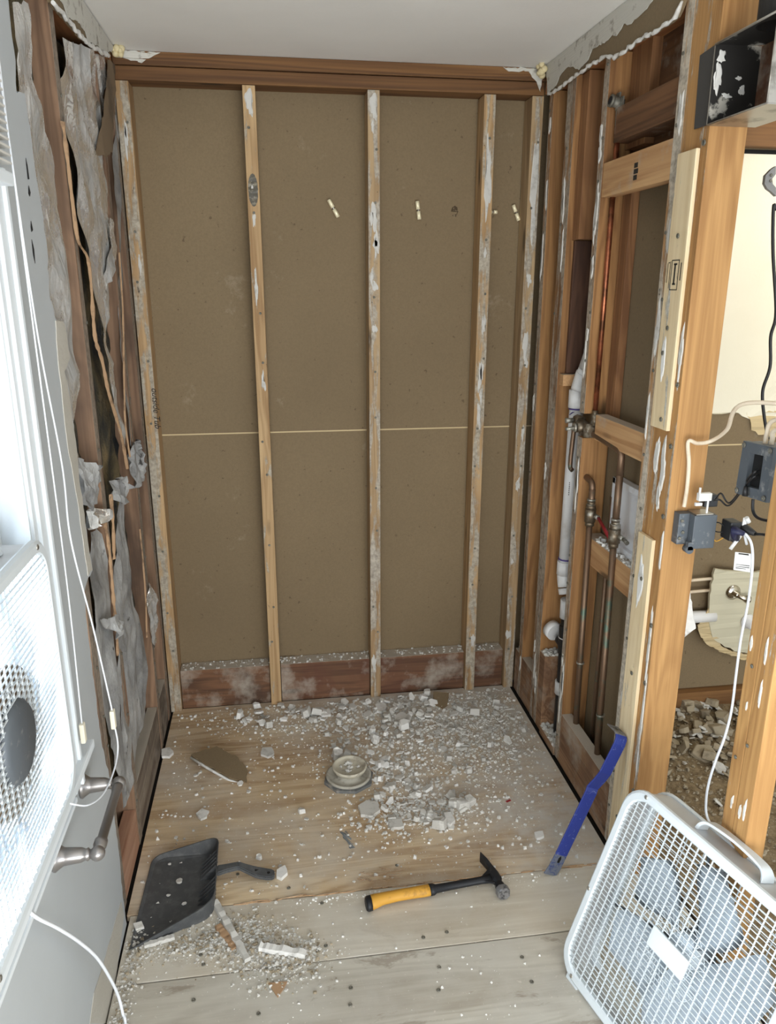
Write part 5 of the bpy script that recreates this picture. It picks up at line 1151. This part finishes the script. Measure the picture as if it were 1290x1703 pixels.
# head: across the shaft; face end toward the camera, blade away
hc = P0 + ax * 0.378 + Vector((0, 0, 0.0))
bm = bm_new()
def hex_st(stations):
    rings = []
    for p, w, h in stations:
        rings.append([bm.verts.new(p + ax * w * c_ + Vector((0, 0, h * s_))) for c_, s_ in ((-1, -.5), (-.5, -1), (.5, -1), (1, -.5), (1, .5), (.5, 1), (-.5, 1), (-1, .5))])
    for A, B_ in zip(rings, rings[1:]):
        for k in range(8): bm.faces.new((A[k], A[(k + 1) % 8], B_[(k + 1) % 8], B_[k]))
    bm.faces.new(rings[0]); bm.faces.new(list(reversed(rings[-1])))
hex_st([(hc - sd * 0.045, 0.0125, 0.0125), (hc - sd * 0.030, 0.0125, 0.0125), (hc - sd * 0.022, 0.0095, 0.011), (hc - sd * 0.012, 0.014, 0.0125), (hc + sd * 0.014, 0.013, 0.0125), (hc + sd * 0.030 + ax * 0.000, 0.008, 0.013), (hc + sd * 0.060 - ax * 0.006, 0.0045, 0.017), (hc + sd * 0.088 - ax * 0.014, 0.0012, 0.018)])
obj('head', bm, 'tool_black', t)
bm = bm_new(); hex_st([(hc - sd * 0.066, 0.0165, 0.0165), (hc - sd * 0.062, 0.0180, 0.0180), (hc - sd * 0.046, 0.0175, 0.0175), (hc - sd * 0.041, 0.0130, 0.0130)])
fc = obj('striking_face', bm, 'worn_steel', t); fc['label'] = 'worn grey steel face'
bm = bm_new(); prism(bm, [P0 + ax * 0.340 + sd * 0.010, P0 + ax * 0.372 + sd * 0.034, P0 + ax * 0.372 + sd * 0.008], Vector((0, 0, 0.006))); prism(bm, [P0 + ax * 0.340 - sd * 0.010, P0 + ax * 0.372 - sd * 0.026, P0 + ax * 0.372 - sd * 0.008], Vector((0, 0, 0.006))); obj('brace', bm, 'tool_black', t)

# dustpan
t = thing('dustpan', (-0.68, -0.97, 0.0), 'charcoal plastic dustpan with ribbed back and short handle, dusty inside', 'dustpan')
BL = Vector((-0.735, -0.812, 0.0)); BR = Vector((-0.592, -0.838, 0.0)); FR = Vector((-0.586, -1.085, 0.0)); FL = Vector((-0.790, -1.158, 0.0))
LB = Vector((-0.775, -0.835, 0.0))
def rnd_poly(pts, rads, n=6):
    out = []
    m = len(pts)
    for i in range(m):
        if rads[i] > 0: out += elbow(pts[i], pts[i - 1], pts[(i + 1) % m], rads[i], n)
        else: out.append(Vector(pts[i]))
    return out
outline = rnd_poly([FL, LB, BR, FR], [0, 0.030, 0.030, 0.045])
# wall height: zero at the lip, tallest at the back
dl = (LB - FL).normalized(); nl = Vector((-dl.y, dl.x, 0)); nl = nl if nl.dot(BR - FL) > 0 else -nl
def hgt(p): return 0.006 + 0.052 * min(1, max(0, (Vector(p) - FL).dot(nl) / 0.185))
bm = bm_new(); zf = 0.006
cen = sum(outline, Vector()) / len(outline)
bot = [bm.verts.new((p.x, p.y, 0.001)) for p in outline]
top = [bm.verts.new((p.x + (p - cen).normalized().x * 0.010, p.y + (p - cen).normalized().y * 0.010, hgt(p))) for p in outline]
top2 = [bm.verts.new((p.x + (p - cen).normalized().x * 0.006, p.y + (p - cen).normalized().y * 0.006, hgt(p))) for p in outline]
bot2 = [bm.verts.new((p.x - (p - cen).normalized().x * 0.004, p.y - (p - cen).normalized().y * 0.004, zf if hgt(p) > 0.012 else 0.002)) for p in outline]
m = len(outline)
for i in range(m):
    j = (i + 1) % m
    for A_, B_ in ((bot, top), (top, top2), (top2, bot2)):
        bm.faces.new((A_[i], A_[j], B_[j], B_[i]))
bm.faces.new(bot); f = bm.faces.new(bot2)
obj('tray', bm, 'pan', t)
bd_ = (FR - BR).normalized(); inn = Vector((-bd_.y, bd_.x, 0)); inn = inn if inn.dot(cen - BR) > 0 else -inn
for k in range(11):
    p = BR + bd_ * (0.045 + 0.0155 * k) + inn * 0.001
    if 5 <= k <= 6: continue
    bm = bm_new()
    q0 = p - inn * 0.003; q1 = p + inn * 0.046
    prism(bm, [q0 + Vector((0, 0, 0.006)), q1 + Vector((0, 0, 0.006)), q0 + Vector((0, 0, 0.054))], bd_ * 0.0030); obj('rib', bm, 'pan', t)
hb = BR + bd_ * 0.115
bm = bm_new(); out_ = -inn
st = [(0.000, 0.017, 0.045, 0.0), (0.03, 0.013, 0.048, 0.002), (0.062, 0.012, 0.050, 0.004), (0.085, 0.015, 0.040, -0.002), (0.110, 0.019, 0.030, -0.008), (0.140, 0.019, 0.024, -0.014), (0.158, 0.016, 0.022, -0.016), (0.163, 0.010, 0.022, -0.016)]
prev = None
for (d, w, z, off) in st:
    p = hb + out_ * (d + 0.004) + bd_ * (-off)
    cur = [bm.verts.new(p + bd_ * w + Vector((0, 0, z))), bm.verts.new(p - bd_ * w + Vector((0, 0, z))), bm.verts.new(p - bd_ * w * 0.9 + Vector((0, 0, z - 0.016))), bm.verts.new(p + bd_ * w * 0.9 + Vector((0, 0, z - 0.016)))]
    if prev:
        for a in range(4): bm.faces.new((prev[a], prev[(a + 1) % 4], cur[(a + 1) % 4], cur[a]))
    else: bm.faces.new(cur)
    prev = cur
bm.faces.new(list(reversed(prev))); bmesh.ops.recalc_face_normals(bm, faces=bm.faces[:]); bmesh.ops.bevel(bm, geom=bm.edges[:], offset=0.003, segments=2, affect='EDGES')
hd = obj('handle', bm, 'pan', t)
bm = bm_new(); p = hb + out_ * 0.150 + bd_ * 0.016 + Vector((0, 0, 0.0235)); tube(bm, [p, p + Vector((0, 0, 0.0008))], 0.0045, 12); obj('hanging_hole', bm, 'hole', hd)
bm = bm_new(); p = hb + out_ * 0.112 + bd_ * 0.008 + Vector((0, 0, 0.0305)); prism(bm, [p + out_ * -0.008, p + bd_ * 0.004, p + out_ * 0.010, p - bd_ * 0.004], Vector((0, 0, 0.0006))); obj('thumb_recess', bm, 'hole', hd)

# ================================================================== DRAIN
dc = Vector((-0.165, -0.528, 0.0))
t = thing('shower_drain', dc, 'round white shower drain flange in the middle of the floor, full of rubble', 'drain')
bm = bm_new(); prism(bm, [(dc.x + 0.088 * math.cos(k * PI / 4 + .2), dc.y - 0.008 + 0.084 * math.sin(k * PI / 4 + .2), 0.0005) for k in range(8)], (0, 0, 0.010)); obj('gasket', bm, plain('grey_gasket', rgb(104, 106, 106), 0.8, 0, rgb(150, 146, 138), 30), t)
bm = bm_new(); lathe(bm, [(0, 0.010), (0.078, 0.010), (0.079, 0.017), (0.072, 0.019), (0.066, 0.013), (0.042, 0.014), (0.040, 0.026), (0, 0.026)], dc, (0, 0, 1), 40); obj('clamping_ring', bm, plain('dusty_clamping_ring', rgb(172, 168, 156), 0.85, 0, rgb(140, 134, 122), 30), t)
dc2 = dc + Vector((0.005, 0.008, 0))
bm = bm_new(); lathe(bm, [(0.030, 0.022), (0.054, 0.029), (0.060, 0.040), (0.061, 0.045), (0.056, 0.047), (0.053, 0.042), (0.046, 0.037), (0, 0.035)], dc2, (0, 0, 1), 40); obj('strainer_cup', bm, plain('ivory_plastic_dusty', rgb(196, 190, 172), 0.7, 0, rgb(160, 152, 138), 30), t)

# ================================================================== RUBBLE
def shard_mesh(seed, kind='gypsum'):
    r = random.Random(seed); n = r.choice((4, 5, 5, 6, 7)); asp = r.uniform(0.45, 1.0)
    A = sorted(r.uniform(0, 2 * PI) for _ in range(n))
    A = [(2 * PI * k / n + r.uniform(-0.35, 0.35)) for k in range(n)]
    P = [(math.cos(a) * 0.5 * r.uniform(0.75, 1.1), math.sin(a) * 0.5 * asp * r.uniform(0.75, 1.1)) for a in A]
    h = r.uniform(0.10, 0.24) if kind != 'thick' else r.uniform(0.35, 0.6)
    bm = bm_new()
    lo = [bm.verts.new((x, y, 0)) for x, y in P]; hi = [bm.verts.new((x * r.uniform(0.82, 0.98), y * r.uniform(0.82, 0.98), h * r.uniform(0.8, 1.15))) for x, y in P]
    bm.faces.new(list(reversed(lo))); bm.faces.new(hi)
    for i in range(n): bm.faces.new((lo[i], lo[(i + 1) % n], hi[(i + 1) % n], hi[i]))
    bmesh.ops.recalc_face_normals(bm, faces=bm.faces[:])
    bmesh.ops.bevel(bm, geom=bm.edges[:], offset=0.025, segments=1, affect='EDGES')
    me = bpy.data.meshes.new('plaster_fragment'); bm.to_mesh(me); bm.free()
    return me
SH = []
for k in range(18):
    me = shard_mesh(100 + k, 'thick' if k % 4 == 0 else 'flat'); me.materials.append(M[('gypsum', 'gypsum_grey', 'gypsum_grey')[k % 3]]); SH.append(me)
SHT = []
for k in range(12):
    me = shard_mesh(200 + k, 'thick' if k % 3 == 0 else 'flat'); me.materials.append(M[('gypsum_tan', 'gypsum_tan', 'gypsum_grey')[k % 3]]); SHT.append(me)
def drop(me, name, x, y, z, s, r, tilt=0.25):
    o = bpy.data.objects.new(name, me); COL.objects.link(o)
    o.location = (x, y, z); o.scale = (s, s, s); o.rotation_euler = (r.uniform(-tilt, tilt), r.uniform(-tilt, tilt), r.uniform(0, 2 * PI)); return o
def inside_alcove(x, y): return -0.80 < x < 0.565 and -1.02 < y < -0.01
rr_ = random.Random(77)
zones = [  # centre x, y, spread x, y, weight, label, group
    ((-0.30, -0.10, 0.17, 0.05), 46, 'pale plaster fragment heaped at the foot of the back wall, left of the centre stud', 'fragments against the back wall left of centre'),
    ((0.04, -0.14, 0.12, 0.08), 60, 'pale plaster fragment heaped at the foot of the centre back stud', 'fragments below the centre stud'),
    ((-0.06, -0.34, 0.12, 0.10), 44, 'pale plaster fragment in the pile behind the drain', 'fragments behind the drain'),
    ((0.00, -0.60, 0.06, 0.09), 38, 'pale plaster fragment in the cluster just right of the drain', 'fragments right of the drain'),
    ((0.06, -0.745, 0.09, 0.035), 34, 'chunky white plaster fragment in the front right cluster', 'fragments in the front right cluster'),
    ((0.25, -0.33, 0.07, 0.10), 28, 'white plaster fragment in the loose patch right of the pile', 'fragments in the right patch'),
    ((0.42, -0.20, 0.10, 0.12), 26, 'white plaster fragment near the back right corner', 'fragments near the back right corner'),
]
frs = 0
for (cx, cy, sx, sy), n, lab, grp in zones:
    k = 0
    while k < n:
        x, y = rr_.gauss(cx, sx), rr_.gauss(cy, sy)
        if not inside_alcove(x, y) or (Vector((x, y)) - Vector((dc.x, dc.y))).length < 0.088: continue
        s = min(0.055, max(0.014, rr_.lognormvariate(math.log(0.031), 0.36)))
        o = drop(rr_.choice(SH), 'plaster_fragment', x, y, 0.001 + (rr_.uniform(0, 0.012) if n > 40 else 0.0), s, rr_, 0.35); tag(o, lab, 'rubble', grp); k += 1; frs += 1
# scattered singles
for k in range(22):
    while True:
        x, y = rr_.uniform(-0.72, 0.56), rr_.uniform(-1.0, -0.2)
        if (Vector((x, y)) - Vector((-0.68, -0.95))).length > 0.22 and (Vector((x, y)) - Vector((dc.x, dc.y))).length > 0.1: break
    tag(drop(rr_.choice(SH), 'plaster_fragment', x, y, 0.001, rr_.uniform(0.014, 0.028), rr_, 0.1), 'lone plaster crumb scattered on the open plywood of the alcove', 'rubble', 'lone crumbs on the alcove floor')
# big recognisable pieces
def big(pts, h, mat, label, z=0.001, tilt=None, cat='wallboard scrap', name='plaster_slab', seed=0, jam=0.003):
    P = jag([Vector((p[0], p[1], 0)) for p in pts], jam, 0.012, seed); c = sum(P, Vector()) / len(P)
    P = [Vector((p.x - c.x, p.y - c.y, 0)) for p in P]; bm = bm_new(); prism(bm, P, (0, 0, h))
    o = obj(name, bm, mat); o.location = (c.x, c.y, z)
    if tilt: o.rotation_euler = tilt
    return tag(o, label, cat)
o = big([(-0.717,-0.348,0.01),(-0.63,-0.309,0.01),(-0.552,-0.372,0.01),(-0.515,-0.442,0.01),(-0.516,-0.504,0.01),(-0.578,-0.475,0.01),(-0.655,-0.408,0.01)], 0.006, 'paper', 'brown-papered wallboard shard left of the drain, white broken edge', 0.012, (0.10, 0.05, 0), 'wallboard scrap', 'wallboard_scrap', 1)
bm = bm_new(); P_ = [(-0.717,-0.353,0.008),(-0.655,-0.412,0.008),(-0.578,-0.479,0.008),(-0.52,-0.511,0.008)]; 
tube(bm, [Vector(p) - Vector(o.location) for p in P_], 0.005, 6); g = obj('broken_edge', bm, 'gypsum'); g.parent = o
o = big([(0.238,-0.033,0.005),(0.301,-0.047,0.005),(0.281,-0.111,0.005),(0.261,-0.136,0.005),(0.223,-0.103,0.005)], 0.010, 'paper', 'small brown-papered wallboard scrap near the back wall, right of centre', 0.006, (0.25, 0, 0), 'wallboard scrap', 'wallboard_scrap', 2, 0.0015)
big([(-0.15,-0.694,-0),(-0.118,-0.671,0),(-0.084,-0.688,0),(-0.081,-0.725,0),(-0.108,-0.751,0),(-0.146,-0.739,0)], 0.012, 'gypsum_grey', 'largest grey plaster slab, in front of the drain', seed=3)
big([(0.05,-0.179,0),(0.081,-0.152,0),(0.11,-0.179,0),(0.096,-0.229,0),(0.069,-0.25,-0),(0.048,-0.222,0)], 0.014, 'gypsum', 'round white plaster slab below the third stud', seed=4)
big([(-0.012,-0.079,0),(0.026,-0.056,0),(0.032,-0.104,0),(0.007,-0.137,0),(-0.013,-0.125,0)], 0.012, 'gypsum', 'white plaster slab at the foot of the centre stud', seed=5)
big([(-0.237,-0.083,0),(-0.198,-0.08,0),(-0.197,-0.125,-0),(-0.235,-0.128,0)], 0.010, 'gypsum', 'white squarish plaster slab left of the centre stud, by the back wall', seed=6)
big([(-0.673,-0.651,0),(-0.656,-0.629,0),(-0.632,-0.645,0),(-0.637,-0.673,0),(-0.655,-0.682,0)], 0.008, 'gypsum', 'cream plaster slab alone on bare plywood, behind the dustpan', seed=7)
big([(-0.831,-0.272,0),(-0.802,-0.265,0),(-0.785,-0.298,0),(-0.797,-0.322,-0),(-0.823,-0.318,-0)], 0.010, 'gypsum', 'cream plaster slab against the left wall board', seed=8)
big([(-0.465,-0.314,-0),(-0.43,-0.315,0),(-0.421,-0.354,0),(-0.443,-0.374,0),(-0.469,-0.355,0)], 0.009, 'gypsum_grey', 'plaster slab between the wallboard shard and the drain', seed=9)
big([(0.121,-0.772,0),(0.145,-0.77,0),(0.148,-0.811,0),(0.127,-0.831,0),(0.116,-0.812,0)], 0.014, 'gypsum', 'white block at the right tip of the front cluster', seed=10)
big([(-0.063,-0.775,0),(-0.018,-0.775,0),(-0.016,-0.81,0),(-0.059,-0.815,0)], 0.010, 'gypsum_grey', 'flat grey slab at the front edge of the rubble', seed=11)
big([(0.382,-0.896,0),(0.41,-0.894,0),(0.407,-0.916,-0),(0.381,-0.923,0)], 0.009, 'gypsum', 'white chip on the plywood near the pry bar, far side', seed=12)
big([(-0.416,-0.944,0),(-0.392,-0.928,-0),(-0.385,-0.958,0),(-0.403,-0.979,0),(-0.417,-0.967,0)], 0.011, 'gypsum', 'white chip just beyond the dustpan handle', seed=13)
big([(-0.798,-1.082,0),(-0.777,-1.077,0),(-0.767,-1.098,-0),(-0.788,-1.103,-0)], 0.008, 'gypsum', 'pale chip between the left wall and the dustpan lip', seed=14)
# lath strips by the dustpan
def strip(a, b, w, h, mat, label, seed):
    a, b = Vector(a), Vector(b); d = (b - a).normalized(); s = Vector((-d.y, d.x, 0)); r = random.Random(seed); n = 14
    bm = bm_new(); prev = None; c = (a + b) / 2; c.z = 0
    for i in range(n + 1):
        p = a.lerp(b, i / n) - c; ww = w * r.uniform(0.75, 1.1); hh = h * r.uniform(0.8, 1.1)
        cur = [bm.verts.new(p + s * ww / 2), bm.verts.new(p - s * ww / 2), bm.verts.new(p - s * ww / 2.3 + Vector((0, 0, hh))), bm.verts.new(p + s * ww / 2.3 + Vector((0, 0, hh)))]
        if prev:
            for k in range(4): bm.faces.new((prev[k], prev[(k + 1) % 4], cur[(k + 1) % 4], cur[k]))
        else: bm.faces.new(cur)
        prev = cur
    bm.faces.new(list(reversed(prev))); o = obj('caulk_strip', bm, mat); o.location = c; return tag(o, label, 'debris strip')
strip((-0.586,-1.037,0.002), (-0.491,-1.243,0.002), 0.020, 0.013, 'gypsum_grey', 'long broken plaster strip running from the dustpan corner', 1)
strip((-0.461,-1.207,0.002), (-0.345,-1.246,0.002), 0.022, 0.014, 'gypsum', 'shorter plaster strip lying right of the long one', 2)
strip((-0.574,-1.117,0.002), (-0.523,-1.198,0.002), 0.022, 0.006, 'kraft', 'brown sliver of wood under the long plaster strip', 3)
strip((-0.758,-1.158,0.002), (-0.684,-1.14,0.002), 0.014, 0.010, 'gypsum_grey', 'plaster strip along the near side of the dustpan', 4)
big([(-0.441,-1.312,0),(-0.393,-1.316,0),(-0.417,-1.356,0)], 0.003, 'kraft', 'small triangular brown paper scrap nearest the camera', seed=15, jam=0.001)
bm = bm_new(); box(bm, (0, 0, 0), (0.018, 0.007, 0.002)); o = obj('red_scrap', bm, 'darkred'); o.location = (0.343,-0.735,0); o.rotation_euler = (0, 0, 0.4); tag(o, 'tiny red plastic scrap on the plywood right of the rubble', 'scrap')
bm = bm_new(); prism(bm, jag([(-0.219,-0.797,0),(-0.198,-0.795,0),(-0.179,-0.873,0),(-0.194,-0.876,0)], 0.003, 0.008, 2), (0, 0, 0.0014)); obj('blue_grey_stain', bm, plain('blue_grey_smear', rgb(118, 122, 124), 0.8), floor)

# chips in dustpan
for i, (px, s, lab) in enumerate((((-0.693,-0.945,0.008), 0.024, 'largest pale chip lying in the dustpan'), ((-0.67,-1.031,0.008), 0.014, 'round chip low in the dustpan'), ((-0.717,-0.994,0.008), 0.013, 'grey chip at the left inside the dustpan'), ((-0.729,-0.871,0.008), 0.012, 'thin chip near the far side of the dustpan'))):
    o = drop(SH[i * 2 + 1], 'plaster_fragment', px[0], px[1], 0.0072, s, rr_, 0.05); tag(o, lab, 'rubble')
# bits in the drain cup
for k in range(16):
    a = rr_.uniform(0, 2 * PI); r = rr_.uniform(0, 0.036); o = drop(rr_.choice(SH), 'plaster_fragment', dc2.x + r * math.cos(a), dc2.y + r * math.sin(a), 0.036 + rr_.uniform(0, 0.004), rr_.uniform(0.010, 0.02), rr_, 0.5); tag(o, 'plaster crumb inside the drain cup', 'rubble', 'crumbs in the drain cup')

# uncountable small stuff
def crumbs(name, n, sampler, smin, smax, mat, label, cat, seed, zf=None):
    r = random.Random(seed); V = []; Fc = []
    for k in range(n):
        x, y = sampler(r); s = smin + (smax - smin) * r.random() ** 3
        z = zf(x, y) if zf else 0.0
        m = r.choice((3, 4, 5)); a0 = r.uniform(0, 2 * PI); b = len(V); h = s * r.uniform(0.3, 0.7)
        for j in range(m):
            a = a0 + j * 2 * PI / m + r.uniform(-0.3, 0.3); V.append((x + s * 0.5 * math.cos(a), y + s * 0.5 * math.sin(a) * r.uniform(0.6, 1), z))
        for j in range(m):
            p = V[b + j]; V.append((x + (p[0] - x) * 0.8, y + (p[1] - y) * 0.8, z + h * r.uniform(0.6, 1.2)))
        for j in range(m): Fc.append((b + j, b + (j + 1) % m, b + m + (j + 1) % m, b + m + j))
        Fc.append(tuple(b + m + j for j in range(m)))
    me = bpy.data.meshes.new(name); me.from_pydata(V, [], Fc); me.materials.append(M[mat]); o = bpy.data.objects.new(name, me); COL.objects.link(o)
    return tag(o, label, cat, kind='stuff')
def samp_pile(r):
    while True:
        q = r.random()
        if q < 0.62:
            c = r.choice(zones)[0]; x, y = r.gauss(c[0], c[2] * 1.35), r.gauss(c[1], c[3] * 1.35)
        elif q < 0.85: x, y = r.gauss(0.33, 0.16), r.gauss(-0.28, 0.22)
        else: x, y = r.uniform(-0.8, 0.57), r.uniform(-1.03, 0.0)
        if inside_alcove(x, y) and math.hypot(x - dc.x, y - dc.y) > 0.085: return x, y
crumbs('plaster_grit', 7500, samp_pile, 0.0025, 0.015, 'gypsum_grey', 'fine plaster grit spread over the alcove plywood', 'grit', 1)
crumbs('plaster_grit', 1300, samp_pile, 0.0025, 0.016, 'gypsum', 'white specks of plaster among the alcove grit', 'grit', 2)
def samp_near(r):
    if r.random() < 0.5: return r.uniform(-0.80, 0.50), r.uniform(-1.75, -1.05)
    return r.uniform(-0.4, 0.45), -1.055 - abs(r.gauss(0, 0.02))
crumbs('plaster_grit', 420, samp_near, 0.002, 0.009, 'gypsum', 'sparse white specks on the near floor boards', 'grit', 3)
def samp_dust(r):
    while True:
        q = r.random()
        if q < 0.4: x, y = r.gauss(-0.53, 0.06), r.gauss(-1.16, 0.035)
        elif q < 0.7: x, y = r.gauss(-0.40, 0.06), r.gauss(-1.25, 0.04)
        elif q < 0.85: x, y = r.uniform(-0.80, -0.50), r.gauss(-1.17, 0.03)
        else: x, y = r.gauss(-0.785, 0.014), r.uniform(-1.55, -1.1)
        if x > -0.808 and y < -1.05: return x, y
crumbs('sweepings', 3600, samp_dust, 0.002, 0.011, 'gypsum_grey', 'swept grey dust and crumbs in front of the dustpan', 'sweepings', 4)
crumbs('sweepings', 800, samp_dust, 0.003, 0.013, 'gypsum_tan', 'brown crumbs mixed in the sweepings by the dustpan', 'sweepings', 5)
r4 = random.Random(5)
crumbs('sill_dust', 500, lambda r: (r.uniform(-0.78, 0.54), r.uniform(0.024, 0.085)), 0.002, 0.012, 'gypsum_grey', 'dust and crumbs lying along the bottom blocks of the back wall', 'dust', 6, lambda x, y: 0.168)
crumbs('sill_dust', 260, lambda r: (r.uniform(0.63, 0.68), r.uniform(-0.935, -0.60)), 0.003, 0.016, 'gypsum', 'rubble lying on the block behind the copper pipes', 'rubble', 7, lambda x, y: 0.865)
crumbs('sill_dust', 160, lambda r: (r.uniform(0.60, 0.665), r.uniform(-0.342, -0.293)), 0.004, 0.018, 'gypsum_grey', 'rubble lying on the stubby block by the black pipe', 'rubble', 8, lambda x, y: 0.318)
crumbs('sill_dust', 220, lambda r: (r.uniform(0.595, 0.68), r.uniform(-0.495, -0.35)), 0.006, 0.022, 'gypsum_grey', 'rubble on the low plate under the black pipe', 'rubble', 9, lambda x, y: 0.030)
# straw-like splinters near the hammer
bm = bm_new(); r5 = random.Random(8); cS = Vector((-0.131,-1.002,0.002))
for k in range(26):
    p = Vector((r5.gauss(0, 0.035), r5.gauss(0, 0.014), 0.001)); a = r5.uniform(-0.6, 0.3); L = r5.uniform(0.01, 0.045); tube(bm, [p, p + Vector((math.cos(a) * L, math.sin(a) * L, 0.002))], 0.0008, 4)
o = obj('wood_splinters', bm, 'pale_block'); o.location = cS; tag(o, 'little nest of straw-coloured wood splinters left of the hammer head', 'splinters', kind='stuff')

# closet rubble
def zc(x, y): return -0.010 + 0.045 * max(0, min(1, (y + 0.85) / 0.5)) * (0.7 + 0.5 * noise.noise(Vector((x * 6, y * 6, 0))))
bm = bm_new(); nx, ny = 40, 24; gx = [[bm.verts.new((0.74 + 1.8 * i / nx, -0.98 + 0.70 * j / ny, -0.012 + zc(0.74 + 1.8 * i / nx, -0.98 + 0.70 * j / ny) + 0.01)) for j in range(ny + 1)] for i in range(nx + 1)]
for i in range(nx):
    for j in range(ny): f = bm.faces.new((gx[i][j], gx[i + 1][j], gx[i + 1][j + 1], gx[i][j + 1])); f.smooth = True
o = obj('dirt_heap', bm, 'dirt'); tag(o, 'brown dirt heaped on the closet floor below the sill board', 'dirt', kind='stuff')
r6 = random.Random(21)
for k in range(190):
    x, y = r6.uniform(0.90, 1.52), min(-0.315, r6.gauss(-0.50, 0.13))
    if y < -0.90: y = r6.uniform(-0.8, -0.4)
    s = min(0.10, max(0.022, r6.lognormvariate(math.log(0.042), 0.4)))
    tag(drop(r6.choice(SHT), 'plaster_chunk', x, y, zc(x, y) + r6.uniform(0.0, 0.012), s, r6, 0.6), 'tan rubble chunk on the closet floor beyond the orange post', 'rubble', 'rubble chunks on the closet floor')
crumbs('closet_grit', 3000, lambda r: (r.uniform(0.80, 1.6), r.uniform(-1.2, -0.31)), 0.004, 0.018, 'gypsum_tan', 'tan grit covering the closet floor', 'grit', 31, lambda x, y: zc(x, y) + 0.001 if y > -0.97 else -0.009)

for o in list(bpy.data.objects):
    if '_local' in o.keys(): del o['_local']
